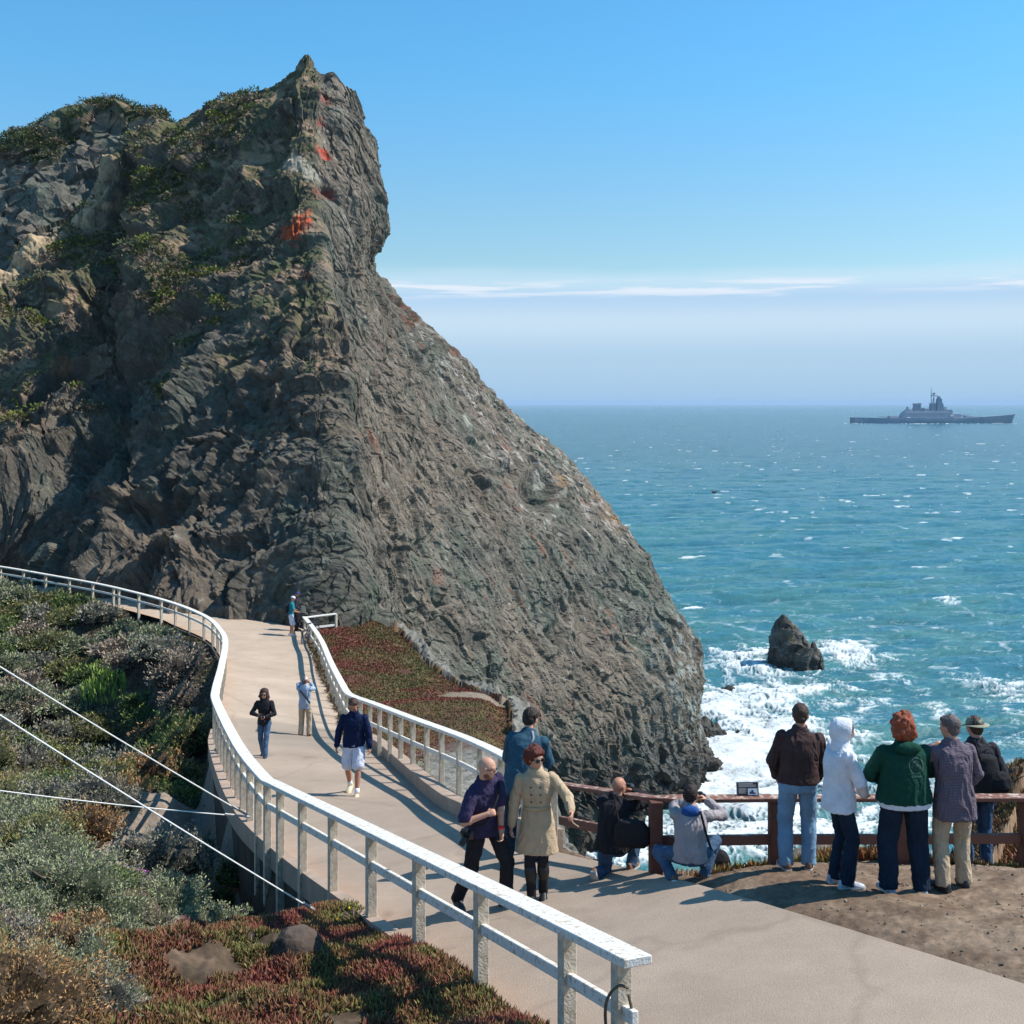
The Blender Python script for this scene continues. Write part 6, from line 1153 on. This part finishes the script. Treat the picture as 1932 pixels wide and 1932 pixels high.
# crouching man in the grey hooded jacket
f = Fig(lean=(18, 0), hip=.37, hands=[(.02, .40, .92), (.18, .38, .94)], elbow=[(-1.2, .4, -.5), (1.2, .3, -.7)], head=(-16, -2, 0), feet=[(-.20, -.02, .0, 12, 40), (.16, .16, .0, -12, 10)], knee=[(-.9, 1, .2), (.5, 1, .5)], broad=1.08)
r, s, sc = person('black haired man in grey hooded jacket crouching at the brown fence with a camera', 1302, 1650, 268, -12, f, dict(mat=M_GREY, hem=.06, wide=1.10, depth=1.12, arm=1.12), dict(mat=M_JEAN, hip=.10, knee=.076), (M_SHOEBR, M_SOLE), hair_fn(M_HDK, SHORT + [(0, -.06, .0, .085, (1.05, .8, 1.0))], .010), hands=((.6, None), (.6, None)), h0=1.75, zg=13.2)
mb = MB(); mb.ball(s.top + V3(.0, -.10, .0), .10, 16, 10, (1.15, .75, .72), Matrix.Rotation(R(25), 3, 'X')); mb.ball(s.top + V3(0, -.125, -.085), .06, 14, 8, (1.1, .5, 1.1)); rem(mb, 'hood', M_BLUEH, r, .009, 2, .008)
camera_thing(to_world(r, s, (.10, .44, .95)), R(-14), 'camera held up by the crouching man in grey', .95, .09)
strap(r, 'bag_strap', [s.sh[1] + V3(-.07, -.04, .06), V3(.14, -.10, .92), V3(.20, -.13, .70), V3(.26, -.10, .50)], M_BLK, .016)
f_ = MB(); f_.ring_loft([ell(V3(0, 0, z), V3(1, 0, 0), V3(0, 1, 0), a, b) for z, a, b in ((0, .17, .09), (.06, .22, .13), (.2, .21, .12), (.30, .15, .08), (.34, .08, .04))]); bg_ = rem(f_, 'bag', M_BLK, None, .012, 2, .012); bg_.location = Vector(hit(1350, 1640)); bg_.scale = (.85, .85, .85) ; bg_.location.z -= .01; tag(bg_, 'bulky black camera bag on the ground beside the crouching man in grey', 'bag')
# man in the brown jacket
f = Fig(lean=(3, 3), hands=[(-.20, .18, .94), (.22, .18, .92)], elbow=[(-1, -.6, 0), (1, -.6, 0)], head=(-12, 12, 0), feet=[(-.13, 0, 0, 14), (.12, .03, 0, -14)], broad=1.10)
r, s, sc = person('man in dark brown jacket and pale jeans standing with his back to the viewer', 1506, 1640, 308, -4, f, dict(mat=M_BRN, hem=.0, wide=1.13, depth=1.12, arm=1.12, waist=1.05), dict(mat=M_JEANL, hip=.104, knee=.080, hem=.074), (M_SHOEBR, M_SOLE), hair_fn(M_HBR, curls(SHORT, 60, .012, 11), .006, 50), SKIN_T)
# woman in the white hooded sweatshirt
f = Fig(lean=(4, 0), hands=[(-.02, .26, 1.00), (.06, .26, .98)], elbow=[(-1, .1, -.9), (1, .1, -.9)], head=(-14, 12, 0), feet=[(-.09, .0, 0, 4), (.10, .04, 0, -10)], twist=0, hip=.955)
HOOD = [(0, -.030, .030, .128, (.86, .96, 1.0)), (0, -.055, -.075, .100, (1.0, .85, 1.1)), (0, -.03, -.14, .10, (1.1, .85, .7))]
def hood(s, root, vx):
    mb = MB(); P = lambda x, y, z: s.hc + s.hrot @ V3(x, y, z); rg = []
    for (y, a, b, cz) in ((-.158, .02, .03, .02), (-.150, .055, .075, .01), (-.115, .088, .115, .0), (-.05, .104, .138, -.01), (.01, .104, .140, -.012), (.05, .098, .128, -.012), (.052, .088, .116, -.012), (.0, .090, .12, -.012), (-.06, .088, .115, -.01)):
        rg.append([P(math.cos(t) * a, y + .0 * z0, cz + math.sin(t) * b + (-.03 if math.sin(t) < -.6 else 0)) for t in [2 * math.pi * j / 22 for j in range(22)] for z0 in (0,)])
    mb.ring_loft(rg); mb.ring_loft([ell(s.top + V3(0, -.01, q), V3(1, 0, 0), V3(0, 1, 0), a, b) for q, a, b in ((-.04, .125, .105), (.03, .10, .095), (.10, .085, .085), (.12, .07, .07))]); rem(mb, 'hood', M_WHITE, root, .009, 2, .003)
r, s, sc = person('woman in white hooded sweatshirt with the hood up and dark jeans looking right', 1582, 1669, 312, -78, f, dict(mat=M_WHITE, name='sweatshirt', hem=.13, wide=1.08, flare=1.08, depth=1.24, arm=1.12, wr=.014), dict(mat=M_DJEAN, hip=.094, knee=.070, hem=.076), (M_SHOEW, M_SOLE), both(hair_fn(M_HAUB, [(0, .005, .02, .092, (.84, .92, .95)), (-.05, .035, -.04, .033, (.6, .8, 1.6)), (.05, .035, -.04, .033, (.6, .8, 1.6))]), hood), face=True, jaw=.85)
# man in the wide hat beyond the fence
f = Fig(lean=(6, 0), hands=[(-.18, .3, 1.05), (.22, .2, 1.0)], head=(10, 10, 0), broad=1.05)
r, s, sc = person('person in a khaki sun hat and black jacket with backpack standing beyond the brown fence', 1846, 1650, 293, 8, f, dict(mat=M_CHAR, hem=.10, wide=1.15, arm=1.15), dict(mat=M_JEAN, knee=.074), (M_SHOEB, M_SOLED), both(hair_fn(M_HBR, CROP), cap_fn(mat('hat_khaki', (.25, .25, .18), .9, .1, 20), False, 'sun_hat', 1)), zfix=14.95)
mb = MB(); mb.ring_loft([ell(V3(-.02, -.20, z), V3(1, 0, 0), V3(0, 1, 0), a, b) for z, a, b in ((.95, .12, .07), (1.0, .15, .11), (1.25, .15, .11), (1.40, .12, .07), (1.43, .06, .03))]); rem(mb, 'backpack', M_BLK, r, .012, 2, .008)
f_ = MB(); f_.ring_loft([ell(V3(0, 0, z), V3(1, 0, 0), V3(0, 1, 0), a, b) for z, a, b in ((-.12, .10, .07), (-.07, .15, .10), (.05, .14, .09), (.11, .08, .05))]); bg_ = rem(f_, 'bag', M_BLK, None, .012, 2, .012); bg_.location = WV(1885, 1475, 14.7); bg_.rotation_euler.z = R(10); tag(bg_, 'small black bag slung at the side of the person in the sun hat', 'bag')
strap(bg_, 'strap', [V3(-.12, 0, .08), V3(-.2, .0, .2), V3(-.28, .0, .38), V3(-.33, .0, .52)], M_BLK, .012)
# plaid man
f = Fig(lean=(4, -2), hands=[(-.13, .22, 1.42), (.18, .20, .96)], elbow=[(-1, .2, -.9), (1, -.5, -.2)], head=(38, 10, 0), feet=[(-.13, -.02, 0, 18), (.12, .03, 0, -8)], broad=1.08, twist=4)
r, s, sc = person('grey haired man in plaid overshirt and khaki trousers turned towards the red haired woman', 1801, 1675, 322, 6, f, dict(mat=M_PLAID, name='overshirt', hem=.22, wide=1.10, depth=1.08, arm=1.05, flare=1.05), dict(mat=M_KHAKI, hip=.104, knee=.080, hem=.074), (M_SHOEB, M_SOLED), hair_fn(M_HGR, curls(SHORT, 60, .013, 9), .006, 50), hands=((.6, None), (.5, None)))
# woman in green
f = Fig(lean=(2, 0), hands=[(-.14, .28, 1.06), (.14, .30, 1.10)], elbow=[(-1, -.2, -.5), (1.2, -.2, -.4)], head=(-6, 4, 0), feet=[(-.16, .0, 0, 14), (.17, -.06, 0, -10)], broad=1.30)
RED = [(0, -.030, .040, .118, (.94, .95, .98)), (0, -.06, -.02, .105, (1.05, .85, 1.0)), (-.05, -.05, -.055, .065, (1, .9, 1)), (.05, -.05, -.055, .065, (1, .9, 1)), (0, -.02, .10, .07, (1.2, 1.2, .7))]
r, s, sc = person('red haired woman in dark green jacket with white shirt hem, seen from behind', 1706, 1682, 329, 2, f, dict(mat=M_GREEN, hem=.02, wide=1.22, depth=1.28, arm=1.25, under=M_WHITE, wr=.014), dict(mat=M_DJEAN, hip=.120, knee=.100, hem=.090), (M_SHOEW, M_SOLE), hair_fn(M_HRED, curls(RED, 110, .022, 3), .010, 40))
mb = MB(); mb.ball(s.top + V3(0, -.11, -.01), .12, 16, 10, (1.15, .55, .55)); rem(mb, 'hood', M_GREEN, r, .009, 2, .006)
# round worn emblem on the back of the green jacket: a ring with spokes
em = bpy.data.materials.new('worn_print'); em.use_nodes = True; em.node_tree.nodes['Principled BSDF'].inputs['Base Color'].default_value = (.028, .080, .064, 1); em.node_tree.nodes['Principled BSDF'].inputs['Roughness'].default_value = .8
EMB = (r, s, em)
bake_people()
def emblem():
    r, s, em = EMB; jk = [c for c in r.children if c.name.startswith('jacket')][0]; c0 = s.chest + V3(.07, 0, .03); mb = MB(); S = 26
    def surf(x, z):
        ok, loc, no, i = jk.ray_cast(V3(x, -1.0, z), V3(0, 1, 0)); return (loc + V3(0, -.004, 0)) if ok else V3(x, -.2, z)
    def strip(pts, w):
        rg = []
        for k, (x, z) in enumerate(pts):
            q = pts[min(k + 1, len(pts) - 1)]; p = pts[max(k - 1, 0)]; t = Vector((q[0] - p[0], q[1] - p[1])).normalized(); a = surf(x - t.y * w, z + t.x * w); b = surf(x + t.y * w, z - t.x * w); rg.append([a, b, b + V3(0, .003, 0), a + V3(0, .003, 0)])
        mb.ring_loft(rg)
    strip([(c0.x + math.cos(t) * .075, c0.z + math.sin(t) * .075) for t in [2 * math.pi * j / S for j in range(S + 1)]], .007)
    strip([(c0.x + math.cos(t) * .045, c0.z + math.sin(t) * .045) for t in [2 * math.pi * j / S for j in range(S + 1)]], .005)
    for k in range(5): a = k * math.pi / 5; strip([(c0.x + math.cos(a) * .04 * q, c0.z + math.sin(a) * .04 * q) for q in (-1, -.5, 0, .5, 1)], .003)
    strip([(c0.x - .06, c0.z - .105), (c0.x, c0.z - .107), (c0.x + .05, c0.z - .105)], .006); mb.build('emblem', em, r)
emblem()

# ------------------------------------------------------------------ bicycle leaning on the right railing
def bicycle():
    x, y, z = hit(584, 1212); root = empty('bicycle', (x, y, z), R(72)); tag(root, 'dark bicycle leaning on the white railing beside the cyclists', 'bicycle'); root.rotation_euler.x = R(8)
    m_t = mat('tyre', (.02, .02, .02), .8); m_f = mat('bike_frame', (.03, .05, .12), .35, spec=.5); m_s = mat('bike_metal', (.5, .5, .52), .35, metal=.7)
    def ring(c, r, t, m, name, par=None):
        pts = [Vector((c[0] + math.cos(a) * r, c[1], c[2] + math.sin(a) * r)) for a in [2 * math.pi * k / 28 for k in range(29)]]; return MB().tube(pts, t, 6).build(name, m, par or root, True)
    for cx in (-.52, .52):
        w = empty('wheel', (cx, 0, .34)); w.parent = root; ring((0, 0, 0), .33, .018, m_t, 'tyre', w); ring((0, 0, 0), .305, .008, m_s, 'rim', w)
        mb = MB()
        for k in range(12): a = k * math.pi / 6; mb.tube([(0, 0, 0), (math.cos(a) * .30, 0, math.sin(a) * .30)], .0025, 4)
        mb.build('spokes', m_s, w)
    mb = MB(); bb, st, hd = V3(-.08, 0, .30), V3(-.20, 0, .80), V3(.36, 0, .82)
    for a, b in ((bb, st), (st, hd), (bb, hd - V3(-.02, 0, .12)), (bb, V3(-.52, 0, .34)), (st, V3(-.52, 0, .34)), (hd + V3(-.01, 0, .06), V3(.52, 0, .34))): mb.tube([a, b], .018, 8)
    mb.build('frame', m_f, root); MB().ring_loft([[(-.34, -.06, .87), (-.34, .06, .87), (-.34, .05, .91), (-.34, -.05, .91)], [(-.08, -.02, .88), (-.08, .02, .88), (-.08, .015, .91), (-.08, -.015, .91)]]).tube([st, V3(-.23, 0, .88)], .014, 6).build('saddle', m_t, root)
    MB().tube([(.34, -.28, .96), (.36, 0, .98), (.34, .28, .96)], .014, 8).tube([hd, V3(.35, 0, .98)], .015, 6).build('handlebar', m_t, root); MB().tube([(-.08, -.04, .30), (-.08, .04, .30)], .08, 12).tube([(-.08, -.06, .30), (.02, -.06, .16)], .01, 5).tube([(-.08, .06, .30), (-.18, .06, .44)], .01, 5).build('crank', m_s, root)
bicycle()
